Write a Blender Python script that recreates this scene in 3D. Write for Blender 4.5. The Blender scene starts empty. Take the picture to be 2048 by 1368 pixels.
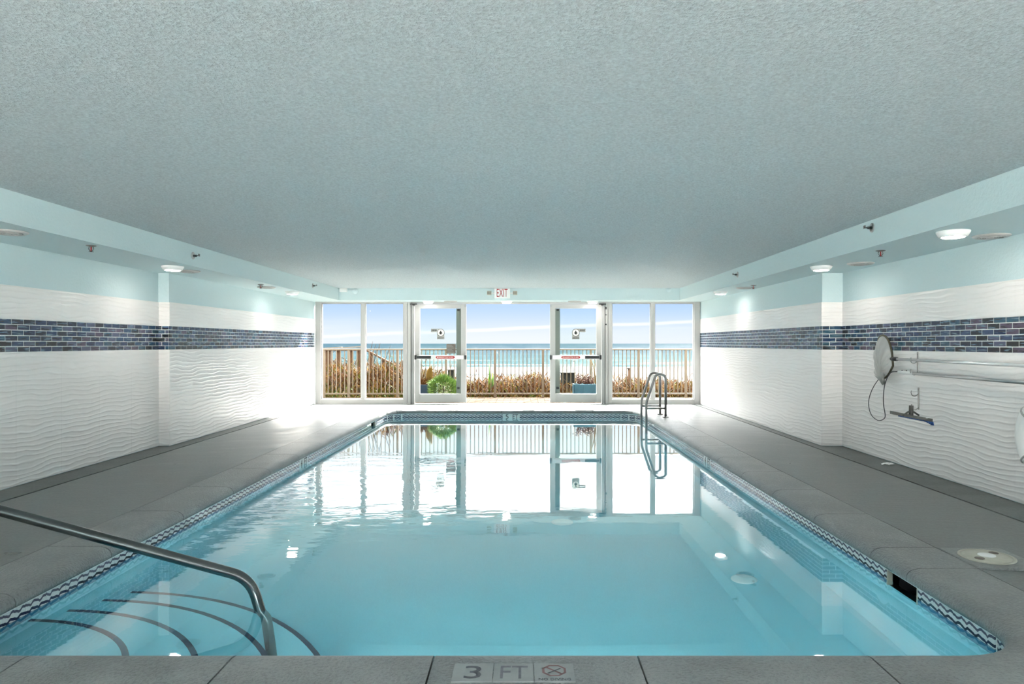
import bpy, bmesh, math, random
from mathutils import Vector, Matrix
random.seed(7)
C = bpy.context.scene.collection
scene = bpy.context.scene

# ------------------------------------------------------------------ camera
F, CX, CY, H = 1420.0, 1048.0, 687.0, 1.25          # focal length and vanishing point in pixels of 2048x1368, eye height
cam_d = bpy.data.cameras.new('camera'); cam = bpy.data.objects.new('camera', cam_d); C.objects.link(cam)
cam.location = (0, 0, H); cam.rotation_euler = (math.pi/2, 0, 0)
cam_d.sensor_width = 36; cam_d.lens = F/2048*36
cam_d.shift_x = (1024-CX)/2048; cam_d.shift_y = (CY-684)/2048
cam_d.clip_start = .05; cam_d.clip_end = 40000
scene.camera = cam
def at(x, y, Y): return Vector(((x-CX)*Y/F, Y, H-(y-CY)*Y/F))

# ------------------------------------------------------------------ exposure, sun, sky
vs = scene.view_settings
vs.view_transform = 'Standard'; vs.look = 'None'; vs.gamma = 1; vs.use_curve_mapping = False
vs.exposure = 3.18
scene.cycles.blur_glossy = 0.025
scene.cycles.max_bounces = 10; scene.cycles.diffuse_bounces = 6; scene.cycles.glossy_bounces = 5
scene.cycles.transmission_bounces = 8; scene.cycles.transparent_max_bounces = 16
scene.cycles.sample_clamp_indirect = 60
sun_d = bpy.data.lights.new('sun', 'SUN'); sun_d.energy = 6; sun_d.angle = math.radians(.7); sun_d.color = (1, .95, .87)
sun = bpy.data.objects.new('sun', sun_d); C.objects.link(sun)
sun.rotation_euler = Vector((-.32, -1, -.753)).to_track_quat('-Z', 'Y').to_euler()
sun.location = (6, 20, 14)
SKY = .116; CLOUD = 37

def nd(nt, t, **kw):
    n = nt.nodes.new(t)
    for k, v in kw.items():
        if k.startswith('i_'):
            key = k[2:]
            n.inputs[int(key) if key.isdigit() else key].default_value = v
        else: setattr(n, k, v)
    return n
def math_n(nt, op, a, b=None, c=None, clamp=False):
    n = nt.nodes.new('ShaderNodeMath'); n.operation = op; n.use_clamp = clamp
    for i, v in enumerate((a, b, c)):
        if v is None: continue
        if isinstance(v, (int, float)): n.inputs[i].default_value = v
        else: nt.links.new(v, n.inputs[i])
    return n.outputs[0]
def mix_c(nt, fac, a, b, blend='MIX'):
    n = nt.nodes.new('ShaderNodeMix'); n.data_type = 'RGBA'; n.blend_type = blend
    for s, v in ((n.inputs[0], fac), (n.inputs[6], a), (n.inputs[7], b)):
        if isinstance(v, (int, float)): s.default_value = v
        elif isinstance(v, (tuple, list)): s.default_value = (*v, 1) if len(v) == 3 else v
        else: nt.links.new(v, s)
    return n.outputs[2]
def smooth(nt, v, a, b):
    n = nt.nodes.new('ShaderNodeMapRange'); n.interpolation_type = 'SMOOTHSTEP'
    nt.links.new(v, n.inputs[0]); n.inputs[1].default_value = a; n.inputs[2].default_value = b
    return n.outputs[0]
def combine(nt, x, y, z):
    n = nt.nodes.new('ShaderNodeCombineXYZ')
    for i, v in enumerate((x, y, z)):
        if isinstance(v, (int, float)): n.inputs[i].default_value = v
        else: nt.links.new(v, n.inputs[i])
    return n.outputs[0]
def noise(nt, vec, scale, detail=3, rough=.5):
    n = nt.nodes.new('ShaderNodeTexNoise'); n.inputs['Scale'].default_value = scale
    n.inputs['Detail'].default_value = detail; n.inputs['Roughness'].default_value = rough
    if vec is not None: nt.links.new(vec, n.inputs['Vector'])
    return n.outputs['Fac']

w = bpy.data.worlds.new('sky'); scene.world = w; w.use_nodes = True
nt = w.node_tree; nt.nodes.clear()
g = nd(nt, 'ShaderNodeTexCoord'); sp = nd(nt, 'ShaderNodeSeparateXYZ'); nt.links.new(g.outputs['Generated'], sp.inputs[0])
dx, dy, dz = sp.outputs
blue = mix_c(nt, smooth(nt, dz, .0, .062), (.88, .93, 1.0), (.50, .70, 1.06))
blue = mix_c(nt, smooth(nt, dz, .075, .14), blue, (1.2, 1.25, 1.3))
ay = math_n(nt, 'MAXIMUM', dy, .05)
tt = math_n(nt, 'DIVIDE', dz, ay); ss = math_n(nt, 'DIVIDE', dx, ay)
line = math_n(nt, 'SUBTRACT', tt, math_n(nt, 'ADD', math_n(nt, 'MULTIPLY', ss, .0385), .0214))
wob = math_n(nt, 'MULTIPLY', math_n(nt, 'SUBTRACT', noise(nt, combine(nt, ss, tt, 0), 9, 2), .5), .006)
streak = math_n(nt, 'SUBTRACT', 1, smooth(nt, math_n(nt, 'ABSOLUTE', math_n(nt, 'ADD', line, wob)), .0004, .0036))
sn = noise(nt, combine(nt, math_n(nt, 'MULTIPLY', dx, 3), 0, math_n(nt, 'MULTIPLY', dz, 60)), 1.0, 4)
low = math_n(nt, 'MULTIPLY', smooth(nt, sn, .5, .75), math_n(nt, 'SUBTRACT', 1, smooth(nt, dz, .02, .04)))
cirrus = math_n(nt, 'MAXIMUM', math_n(nt, 'MULTIPLY', streak, .75), math_n(nt, 'MULTIPLY', low, .45))
veil = mix_c(nt, cirrus, blue, (1.08, 1.1, 1.12))
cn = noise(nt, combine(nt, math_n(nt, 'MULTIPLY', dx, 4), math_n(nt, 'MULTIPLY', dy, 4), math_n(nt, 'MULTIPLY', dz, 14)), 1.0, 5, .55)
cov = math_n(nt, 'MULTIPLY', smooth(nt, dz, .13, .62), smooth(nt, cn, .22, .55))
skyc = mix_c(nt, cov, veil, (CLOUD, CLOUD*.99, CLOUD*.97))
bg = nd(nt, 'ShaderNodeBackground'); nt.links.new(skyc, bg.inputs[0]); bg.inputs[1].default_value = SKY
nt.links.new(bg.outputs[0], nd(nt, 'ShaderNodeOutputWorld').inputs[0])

# ------------------------------------------------------------------ mesh helpers
class MB:
    def __init__(s): s.v = []; s.f = []; s.m = []; s.mi = 0; s.sm = []
    def add(s, vs_, fs, smooth=False):
        o = len(s.v); s.v += [tuple(p) for p in vs_]
        for f in fs: s.f.append([i+o for i in f]); s.m.append(s.mi); s.sm.append(smooth)
        return s
    def box(s, x0, x1, y0, y1, z0, z1):
        return s.add([(x0,y0,z0),(x1,y0,z0),(x1,y1,z0),(x0,y1,z0),(x0,y0,z1),(x1,y0,z1),(x1,y1,z1),(x0,y1,z1)],
                     [(0,3,2,1),(4,5,6,7),(0,1,5,4),(1,2,6,5),(2,3,7,6),(3,0,4,7)])
    def bbox(s, x0, x1, y0, y1, z0, z1, b):
        bm = bmesh.new(); bmesh.ops.create_cube(bm, size=1)
        for v in bm.verts:
            v.co = Vector((x0+(v.co.x+.5)*(x1-x0), y0+(v.co.y+.5)*(y1-y0), z0+(v.co.z+.5)*(z1-z0)))
        bmesh.ops.bevel(bm, geom=bm.edges[:], offset=b, segments=2, affect='EDGES', profile=.5)
        bm.verts.ensure_lookup_table(); bm.verts.index_update()
        s.add([v.co[:] for v in bm.verts], [[v.index for v in f.verts] for f in bm.faces]); bm.free(); return s
    def tube(s, pts, r, n=10, closed=False):
        pts = [Vector(p) for p in pts]; N = len(pts); rings = []
        T = []
        for i in range(N):
            a = pts[i-1] if (i > 0 or closed) else pts[i]; b = pts[(i+1) % N] if (i < N-1 or closed) else pts[i]
            T.append((b-a).normalized())
        up = Vector((0,0,1)) if abs(T[0].z) < .9 else Vector((1,0,0))
        nrm = (up - T[0]*up.dot(T[0])).normalized()
        o = len(s.v)
        for i in range(N):
            nrm = (nrm - T[i]*nrm.dot(T[i])).normalized(); bi = T[i].cross(nrm)
            rr = r[i] if isinstance(r, (list, tuple)) else r
            for k in range(n):
                a = 2*math.pi*k/n; s.v.append(tuple(pts[i]+nrm*math.cos(a)*rr+bi*math.sin(a)*rr))
        for i in range(N if closed else N-1):
            j = (i+1) % N
            for k in range(n):
                l = (k+1) % n; s.f.append([o+i*n+k, o+i*n+l, o+j*n+l, o+j*n+k]); s.m.append(s.mi); s.sm.append(True)
        if not closed:
            s.f.append([o+k for k in range(n)][::-1]); s.m.append(s.mi); s.sm.append(False)
            s.f.append([o+(N-1)*n+k for k in range(n)]); s.m.append(s.mi); s.sm.append(False)
        return s
    def lathe(s, prof, n=24, o=(0,0,0), axis='Z'):
        b = len(s.v); o = Vector(o)
        for (r, h) in prof:
            for k in range(n):
                a = 2*math.pi*k/n; p = Vector((r*math.cos(a), r*math.sin(a), h))
                if axis == 'X': p = Vector((h, p.x, p.y))
                elif axis == 'Y': p = Vector((p.x, h, p.y))
                s.v.append(tuple(o+p))
        for i in range(len(prof)-1):
            for k in range(n):
                l = (k+1) % n; s.f.append([b+i*n+k, b+i*n+l, b+(i+1)*n+l, b+(i+1)*n+k]); s.m.append(s.mi); s.sm.append(True)
        for i, rev in ((0, True), (len(prof)-1, False)):
            if prof[i][0] > 1e-5:
                q = [b+i*n+k for k in range(n)]; s.f.append(q[::-1] if rev else q); s.m.append(s.mi); s.sm.append(False)
        return s
    def prism(s, poly, a, b, plane='XZ'):
        n = len(poly)
        def P(u, v_, d): return (u, d, v_) if plane == 'XZ' else ((u, v_, d) if plane == 'XY' else (d, u, v_))
        vs_ = [P(u, v_, a) for u, v_ in poly]+[P(u, v_, b) for u, v_ in poly]
        return s.add(vs_, [list(range(n))[::-1], list(range(n, 2*n))]+[(i, (i+1) % n, n+(i+1) % n, n+i) for i in range(n)])
    def mesh(s, name, mats):
        me = bpy.data.meshes.new(name); me.from_pydata(s.v, [], s.f)
        for m in (mats if isinstance(mats, (list, tuple)) else [mats]): me.materials.append(m)
        me.polygons.foreach_set('material_index', s.m); me.polygons.foreach_set('use_smooth', s.sm)
        bm = bmesh.new(); bm.from_mesh(me); bmesh.ops.recalc_face_normals(bm, faces=bm.faces[:]); bm.to_mesh(me); bm.free()
        me.update(); return me
    def build(s, name, mats, parent=None, loc=None, **kw): return obj(name, s.mesh(name, mats), parent, loc, **kw)
def obj(name, me, parent=None, loc=None, rot=None, **kw):
    o = bpy.data.objects.new(name, me); C.objects.link(o)
    if parent is not None: o.parent = parent
    if loc is not None: o.location = loc
    if rot is not None: o.rotation_euler = rot
    for k, v in kw.items(): o[k] = v
    return o
def thing(name, label, cat, loc=(0,0,0), group=None, rz=0):
    o = obj(name, None, None, loc, (0,0,rz), label=label, category=cat)
    if group: o['group'] = group
    o.empty_display_size = .1
    return o
def copy_tree(o, loc=None, label=None, parent=None):
    c = o.copy(); C.objects.link(c); c.parent = parent
    if loc is not None: c.location = loc
    if label: c['label'] = label
    for ch in o.children: copy_tree(ch, parent=c)
    return c
def text_mesh(body, wd, ht, mat, depth=.0008):
    cu = bpy.data.curves.new('text', 'FONT'); cu.body = body; cu.resolution_u = 3
    t = bpy.data.objects.new('text', cu); C.objects.link(t)
    bpy.context.view_layer.update()
    me = bpy.data.meshes.new_from_object(t.evaluated_get(bpy.context.evaluated_depsgraph_get()))
    bpy.data.objects.remove(t); bpy.data.curves.remove(cu)
    xs = [v.co.x for v in me.vertices]; ys = [v.co.y for v in me.vertices]
    x0, x1, y0, y1 = min(xs), max(xs), min(ys), max(ys)
    for v in me.vertices:      # stands in the XZ plane, facing -Y
        v.co = Vector(((v.co.x-(x0+x1)/2)/(x1-x0)*wd, 0, (v.co.y-(y0+y1)/2)/(y1-y0)*ht))
    bm = bmesh.new(); bm.from_mesh(me)
    r = bmesh.ops.extrude_face_region(bm, geom=bm.faces[:])
    for v in [x for x in r['geom'] if isinstance(x, bmesh.types.BMVert)]: v.co.y -= depth
    bmesh.ops.recalc_face_normals(bm, faces=bm.faces[:]); bm.to_mesh(me); bm.free()
    me.materials.clear(); me.materials.append(mat); return me
def fillet(pts, r, n=6):
    pts = [Vector(p) for p in pts]; out = [pts[0]]
    for i in range(1, len(pts)-1):
        rr = r[i-1] if isinstance(r, (list, tuple)) else r
        p = pts[i]; a = (pts[i-1]-p); b = (pts[i+1]-p); an = a.normalized(); bn = b.normalized()
        ang = an.angle(bn); d = min(rr/math.tan(ang/2), a.length*.49, b.length*.49)
        for k in range(n+1):
            t = k/n; out.append((p+an*d)*(1-t)**2 + p*2*t*(1-t) + (p+bn*d)*t*t)
    return out+[pts[-1]]
def spline(pts, n=8):
    pts = [Vector(p) for p in pts]; P = [pts[0]]+pts+[pts[-1]]; out = []
    for i in range(1, len(P)-2):
        for k in range(n):
            t = k/n; a, b, c, d = P[i-1], P[i], P[i+1], P[i+2]
            out.append(.5*((2*b)+(c-a)*t+(2*a-5*b+4*c-d)*t*t+(3*b-a-3*c+d)*t**3))
    return out+[pts[-1]]

# ------------------------------------------------------------------ materials
def mat(name, col, rough=.5, metal=0, spec=.5, bump=None, var=None, emit=None):
    m = bpy.data.materials.new(name); m.use_nodes = True; nt = m.node_tree; b = nt.nodes['Principled BSDF']
    b.inputs['Base Color'].default_value = (*col, 1); b.inputs['Roughness'].default_value = rough
    b.inputs['Metallic'].default_value = metal; b.inputs['Specular IOR Level'].default_value = spec
    geo = nd(nt, 'ShaderNodeNewGeometry'); pos = geo.outputs['Position']
    if var:     # (scale, amount)
        v = noise(nt, pos, var[0], 4); k = math_n(nt, 'MULTIPLY_ADD', v, var[1]*2, 1-var[1])
        c = nd(nt, 'ShaderNodeVectorMath', operation='SCALE'); c.inputs[0].default_value = col; nt.links.new(k, c.inputs['Scale'])
        nt.links.new(c.outputs[0], b.inputs['Base Color'])
    if bump:    # (scale, strength, distance)
        bp = nd(nt, 'ShaderNodeBump'); bp.inputs['Strength'].default_value = bump[1]; bp.inputs['Distance'].default_value = bump[2]
        nt.links.new(noise(nt, pos, bump[0], 5, .6), bp.inputs['Height']); nt.links.new(bp.outputs[0], b.inputs['Normal'])
    if emit:
        b.inputs['Emission Color'].default_value = (*emit[0], 1); b.inputs['Emission Strength'].default_value = emit[1]
    return m
def P(m): return m.node_tree, m.node_tree.nodes['Principled BSDF']
M = {}
PAINT = (.58, .70, .72)
M['ceiling'] = mat('ceiling_paint', (.74, .82, .85), .75, bump=(75, 1, .045), var=(75, .34))
M['paint'] = mat('wall_paint', PAINT, .7, bump=(38, .45, .008))
M['grout'] = mat('grout', (.78, .80, .78), .8)
M['facade'] = mat('facade_stucco', (.42, .40, .36), .9)
M['bounce_ground'] = mat('pale_bounce_ground', (.75, .73, .69), .9)  # added pale ground behind the room, bounces light onto the ceiling
M['tile_base'] = mat('tile_backing', (.45, .44, .42), .9)
M['white_frame'] = mat('white_metal', (.45, .44, .43), .35)
M['frame_grey'] = mat('grey_metal', (.40, .40, .395), .4)  # slightly darker grey than the frame metal
M['black'] = mat('black_plastic', (.02, .02, .022), .45)
M['dark_grey'] = mat('dark_grey_metal', (.13, .13, .13), .45)
M['silver'] = mat('brushed_aluminium', (.52, .52, .52), .32, 1)
M['steel'] = mat('stainless_steel', (.14, .15, .15), .22, 1)
M['ladder'] = mat('ladder_steel', (.31, .30, .285), .35, .85)
M['red'] = mat('red_print', (.36, .012, .014), .6, spec=.1)
M['white'] = mat('white_plastic', (.85, .85, .84), .4)
M['white_print'] = mat('white_print', (.9, .88, .8), .5)
M['print_black'] = mat('black_print', (.01, .01, .01), .6)
M['sticker_grey'] = mat('grey_sticker', (.33, .33, .31), .6)
M['notice'] = mat('brown_notice', (.16, .13, .11), .6, var=(90, .5))
M['concrete_dark'] = mat('dark_joint', (.05, .05, .048), .9)  # even dark tone under the deck joints and for the coping mortar
M['lens'] = mat('lamp_lens', (.9, .9, .9), .4, emit=((1, .93, .85), 9))
M['fill_lens'] = mat('added_fill_lens', (.9, .9, .9), .4, emit=((1, .93, .87), 11))  # for the added underwater fill lamps, not a known fixture
M['pole'] = mat('polished_pole', (.9, .9, .9), .2, .5)
M['mid_grey'] = mat('mid_grey_metal', (.2, .2, .195), .5)
M['bin'] = mat('weathered_bin', (.016, .017, .017), .7, spec=.05)
M['tan_plastic'] = mat('tan_plastic', (.50, .48, .40), .4, var=(25, .2))
M['fence'] = mat('taupe_painted_metal', (0.10, 0.078, 0.057), .45, spec=0.12)
M['wood'] = mat('weathered_wood', (0.0420, 0.0252, 0.0156), .8, spec=0.03, var=(12, .35))
M['wood_light'] = mat('grey_wood', (0.0980, 0.0840, 0.0700), .8, spec=0.05, var=(12, .25))
M['planter_blue'] = mat('blue_planter', (0.0240, 0.0600, 0.0840), .5, spec=0.1, var=(6, .3))
M['planter_dark'] = mat('dark_blue_planter', (0.0126, 0.0234, 0.0405), .5, spec=0.1, var=(5, .3))
M['soil'] = mat('soil', (.05, .035, .025), .95)
M['leaf'] = mat('green_leaf', (0.0990, 0.1485, 0.0270), .6, spec=0.08, var=(9, .4))
M['leaf_dark'] = mat('dark_green_leaf', (0.0420, 0.0910, 0.0210), .6, spec=0.08, var=(9, .4))
M['dry'] = mat('dry_leaf', (0.0522, 0.0220, 0.0074), .8, spec=0.03, var=(4, .5))
M['straw'] = mat('straw', (0.0945, 0.0540, 0.0135), .8, spec=0.03, var=(4, .4))
M['twig'] = mat('grey_twig', (0.0319, 0.0218, 0.0151), .9, spec=0.03)
M['olive'] = mat('olive_leaf', (0.0384, 0.0422, 0.0058), .8, spec=0.03, var=(4, .4))
M['succulent'] = mat('succulent_leaf', (0.0700, 0.0300, 0.0250), .55, spec=0.1, var=(30, .4))
M['net_frame'] = mat('olive_brown_plastic', (.07, .06, .03), .5)
M['cable'] = mat('dark_cable', (.05, .05, .055), .5)
M['brush'] = mat('worn_grey_plastic', (.11, .11, .10), .55, var=(30, .4))
M['bristle'] = mat('blue_bristles', (.02, .08, .28), .7)
M['pool_plaster'] = mat('pool_plaster', (.34, .70, .78), .7, var=(1.2, .08))
M['step_tile'] = mat('step_edge_tile', (.02, .03, .07), .4)
M['skim_dark'] = mat('skimmer_throat', (.01, .012, .015), .4)
M['sand'] = mat('sand', (0.0281, 0.0223, 0.0155), .95, spec=0.03, var=(1.5, .25))
M['marker'] = mat('marker_tile', (.72, .75, .73), .4, var=(40, .08))
M['marker_worn'] = mat('worn_marker_tile', (.33, .34, .34), .55, var=(30, .12))
M['faded'] = mat('faded_grey_print', (.10, .10, .12), .6, var=(60, .4))
M['faded_light'] = mat('very_faded_grey_print', (.20, .20, .225), .6, var=(60, .3))
M['faded_red'] = mat('faded_red_print', (.24, .13, .13), .6)

def deck_material(name, col, wet):
    m = mat(name, col, .42); nt, b = P(m)
    geo = nd(nt, 'ShaderNodeNewGeometry'); s = nd(nt, 'ShaderNodeSeparateXYZ'); nt.links.new(geo.outputs['Position'], s.inputs[0])
    v = combine(nt, math_n(nt, 'MULTIPLY', s.outputs[0], 1.0), math_n(nt, 'MULTIPLY', s.outputs[1], 2.2), 0)
    n1 = noise(nt, v, 1.6, 6, .6); n2 = noise(nt, geo.outputs['Position'], 60, 3)
    f = math_n(nt, 'ADD', math_n(nt, 'MULTIPLY', n1, .75), math_n(nt, 'MULTIPLY', n2, .25))
    c = mix_c(nt, smooth(nt, f, .32, .68), tuple(x*.62 for x in col), tuple(x*1.35 for x in col))
    nt.links.new(c, b.inputs['Base Color'])
    nt.links.new(math_n(nt, 'MULTIPLY_ADD', n1, .5, wet), b.inputs['Roughness'])
    bp = nd(nt, 'ShaderNodeBump'); bp.inputs['Strength'].default_value = .35; bp.inputs['Distance'].default_value = .004
    h = math_n(nt, 'ADD', noise(nt, combine(nt, math_n(nt, 'MULTIPLY', s.outputs[0], 6), math_n(nt, 'MULTIPLY', s.outputs[1], 22), 0), 1, 4), math_n(nt, 'MULTIPLY', n2, .4))
    nt.links.new(h, bp.inputs['Height']); nt.links.new(bp.outputs[0], b.inputs['Normal'])
    return m
M['deck'] = deck_material('brushed_concrete_deck', (.15, .162, .157), .12)
M['deck_edge'] = deck_material('concrete_border', (.14, .15, .147), .3)
def coping_material():
    m = mat('textured_coping', (.17, .18, .18), .33, spec=.9); nt, b = P(m)
    geo = nd(nt, 'ShaderNodeNewGeometry'); pos = geo.outputs['Position']
    n1 = noise(nt, pos, 2.2, 5, .6); n2 = noise(nt, pos, 75, 4, .6); n3 = noise(nt, pos, 210, 2)
    c = mix_c(nt, smooth(nt, math_n(nt, 'ADD', math_n(nt, 'MULTIPLY', n1, .6), math_n(nt, 'MULTIPLY', n2, .4)), .3, .7), (.15, .16, .158), (.31, .32, .315))
    nt.links.new(c, b.inputs['Base Color'])
    nt.links.new(math_n(nt, 'MULTIPLY_ADD', n1, .2, .25), b.inputs['Roughness'])
    bp = nd(nt, 'ShaderNodeBump'); bp.inputs['Strength'].default_value = .8; bp.inputs['Distance'].default_value = .0045
    nt.links.new(math_n(nt, 'ADD', smooth(nt, n2, .38, .62), math_n(nt, 'MULTIPLY', n3, .3)), bp.inputs['Height']); nt.links.new(bp.outputs[0], b.inputs['Normal'])
    return m
M['coping'] = coping_material()
def wave_tile_material():
    m = mat('white_wave_tile', (.86, .825, .81), .3); nt, b = P(m)
    geo = nd(nt, 'ShaderNodeNewGeometry'); s = nd(nt, 'ShaderNodeSeparateXYZ'); nt.links.new(geo.outputs['Position'], s.inputs[0])
    y = math_n(nt, 'ADD', s.outputs[0], s.outputs[1]); z = s.outputs[2]
    a = noise(nt, combine(nt, math_n(nt, 'MULTIPLY', y, 1.7), 0, math_n(nt, 'MULTIPLY', z, 4.0)), 1, 1)
    a2 = noise(nt, combine(nt, math_n(nt, 'MULTIPLY', y, 6), 3, math_n(nt, 'MULTIPLY', z, 9)), 1, 1)
    ph = math_n(nt, 'ADD', math_n(nt, 'MULTIPLY', z, 140), math_n(nt, 'ADD', math_n(nt, 'MULTIPLY', a, 17), math_n(nt, 'MULTIPLY', a2, 3)))
    sw = math_n(nt, 'SINE', ph); hgt = math_n(nt, 'MULTIPLY', math_n(nt, 'POWER', math_n(nt, 'MULTIPLY_ADD', sw, .5, .5), 3.0), math_n(nt, 'MULTIPLY_ADD', a2, 1.4, -.1))
    bp = nd(nt, 'ShaderNodeBump'); bp.inputs['Strength'].default_value = .75; bp.inputs['Distance'].default_value = .006
    nt.links.new(hgt, bp.inputs['Height']); nt.links.new(bp.outputs[0], b.inputs['Normal'])
    return m
M['wave'] = wave_tile_material()
def mosaic_material():
    m = mat('glass_mosaic', (.03, .06, .12), .16, spec=.45); nt, b = P(m)
    oi = nd(nt, 'ShaderNodeObjectInfo'); geo = nd(nt, 'ShaderNodeNewGeometry')
    r = math_n(nt, 'FRACT', math_n(nt, 'ADD', oi.outputs['Random'], math_n(nt, 'MULTIPLY', geo.outputs['Random Per Island'], 7.13)))
    cr = nd(nt, 'ShaderNodeValToRGB'); cr.color_ramp.interpolation = 'CONSTANT'
    cols = [(.003,.006,.016),(.010,.032,.095),(.014,.055,.12),(.004,.014,.045),(.075,.085,.15),(.02,.075,.12),(.008,.022,.075),(.085,.06,.10),(.004,.006,.010),(.035,.06,.13)]
    cr.color_ramp.elements[0].color = (*cols[0], 1); cr.color_ramp.elements[1].position = .1; cr.color_ramp.elements[1].color = (*cols[1], 1)
    for i in range(2, 10): e = cr.color_ramp.elements.new(i/10); e.color = (*cols[i], 1)
    nt.links.new(r, cr.inputs[0])
    s = nd(nt, 'ShaderNodeSeparateXYZ'); nt.links.new(geo.outputs['Position'], s.inputs[0])
    y = math_n(nt, 'ADD', s.outputs[0], s.outputs[1])
    st = noise(nt, combine(nt, math_n(nt, 'MULTIPLY', y, 7), math_n(nt, 'MULTIPLY', r, 40), math_n(nt, 'MULTIPLY', s.outputs[2], 80)), 1, 2)
    c = mix_c(nt, smooth(nt, st, .58, .66), cr.outputs[0], (.13, .21, .27))
    c2 = mix_c(nt, smooth(nt, st, .42, .34), c, (.006, .008, .012))
    nt.links.new(c2, b.inputs['Base Color'])
    bp = nd(nt, 'ShaderNodeBump'); bp.inputs['Strength'].default_value = .15; bp.inputs['Distance'].default_value = .003
    nt.links.new(st, bp.inputs['Height']); nt.links.new(bp.outputs[0], b.inputs['Normal'])
    return m
M['mosaic'] = mosaic_material()
def waterline_material():
    m = mat('waterline_tile', (.6, .62, .62), .15); nt, b = P(m)
    tc = nd(nt, 'ShaderNodeTexCoord'); s = nd(nt, 'ShaderNodeSeparateXYZ'); nt.links.new(tc.outputs['Object'], s.inputs[0])
    oi = nd(nt, 'ShaderNodeObjectInfo')
    x = math_n(nt, 'ADD', s.outputs[0], math_n(nt, 'MULTIPLY', noise(nt, combine(nt, math_n(nt, 'MULTIPLY', s.outputs[0], 22), math_n(nt, 'MULTIPLY', oi.outputs['Random'], 50), 0), 1, 1), .045)); z = s.outputs[2]            # tile runs x -.076..076, z -.076..076
    def wave(z0, amp, k, phs): 
        return math_n(nt, 'SUBTRACT', z, math_n(nt, 'ADD', math_n(nt, 'MULTIPLY', math_n(nt, 'SINE', math_n(nt, 'MULTIPLY_ADD', x, k, phs)), amp), math_n(nt, 'ADD', math_n(nt, 'MULTIPLY', math_n(nt, 'SINE', math_n(nt, 'MULTIPLY_ADD', x, k*2.1, phs*2)), amp*.4), z0)))
    k = 2*math.pi/.1525*2
    w1 = wave(.053, .006, k, .4); w2 = wave(.021, .005, k, 1.6); w3 = wave(.004, .004, k, 2.6)
    c = (.62, .65, .66)
    def band(prev, wv, half, col): return mix_c(nt, math_n(nt, 'LESS_THAN', math_n(nt, 'ABSOLUTE', wv), half), prev, col)
    c = band(c, w1, .0065, (.09, .085, .13)); c = band(c, w2, .007, (.015, .02, .06)); c = band(c, w3, .005, (.03, .07, .16))
    c = mix_c(nt, math_n(nt, 'LESS_THAN', w3, -.006), c, (.06, .22, .36))
    nt.links.new(c, b.inputs['Base Color'])
    return m
M['waterline'] = waterline_material()
def glass_material(name, tint, refl):
    m = bpy.data.materials.new(name); m.use_nodes = True; nt = m.node_tree; nt.nodes.clear()
    tr = nd(nt, 'ShaderNodeBsdfTransparent'); tr.inputs[0].default_value = (*tint, 1)
    gl = nd(nt, 'ShaderNodeBsdfGlossy'); gl.inputs['Roughness'].default_value = .02
    mx = nd(nt, 'ShaderNodeMixShader'); mx.inputs[0].default_value = refl
    nt.links.new(tr.outputs[0], mx.inputs[1]); nt.links.new(gl.outputs[0], mx.inputs[2])
    nt.links.new(mx.outputs[0], nd(nt, 'ShaderNodeOutputMaterial').inputs[0]); return m
M['glass'] = glass_material('window_glass', (.98, .99, .99), .002)
M['door_glass'] = glass_material('door_glass', (.95, .985, .965), .003)
def water_material():
    m = bpy.data.materials.new('pool_water'); m.use_nodes = True; nt = m.node_tree; nt.nodes.clear()
    geo = nd(nt, 'ShaderNodeNewGeometry'); s = nd(nt, 'ShaderNodeSeparateXYZ'); nt.links.new(geo.outputs['Position'], s.inputs[0])
    big = noise(nt, combine(nt, math_n(nt, 'MULTIPLY', s.outputs[0], 3.0), math_n(nt, 'MULTIPLY', s.outputs[1], 5.5), 0), 1, 3)
    calm = math_n(nt, 'MULTIPLY_ADD', smooth(nt, s.outputs[0], .4, -2.2), .9, .1)
    fade = math_n(nt, 'MULTIPLY', math_n(nt, 'SUBTRACT', 1.05, smooth(nt, s.outputs[1], 7.0, 9.5)), math_n(nt, 'MULTIPLY_ADD', smooth(nt, s.outputs[1], 4.0, 5.4), .92, .08))
    hgt = math_n(nt, 'MULTIPLY', big, math_n(nt, 'MULTIPLY', calm, fade))
    bp = nd(nt, 'ShaderNodeBump'); bp.inputs['Strength'].default_value = .10; bp.inputs['Distance'].default_value = .05
    nt.links.new(hgt, bp.inputs['Height'])
    rf = nd(nt, 'ShaderNodeBsdfRefraction'); rf.inputs['IOR'].default_value = 1.333; rf.inputs['Roughness'].default_value = .015; rf.inputs[0].default_value = (.70, .90, .95, 1)
    gl = nd(nt, 'ShaderNodeBsdfGlossy'); gl.inputs['Roughness'].default_value = .018; gl.inputs[0].default_value = (.97, 1, 1, 1)
    fr = nd(nt, 'ShaderNodeFresnel'); fr.inputs['IOR'].default_value = 1.333
    for n_ in (rf, gl, fr): nt.links.new(bp.outputs[0], n_.inputs['Normal'])
    fac = math_n(nt, 'MULTIPLY', fr.outputs[0], 1.7, clamp=True)
    mx = nd(nt, 'ShaderNodeMixShader'); nt.links.new(fac, mx.inputs[0])
    nt.links.new(rf.outputs[0], mx.inputs[1]); nt.links.new(gl.outputs[0], mx.inputs[2])
    nt.links.new(mx.outputs[0], nd(nt, 'ShaderNodeOutputMaterial').inputs[0]); return m
M['water'] = water_material()
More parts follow.
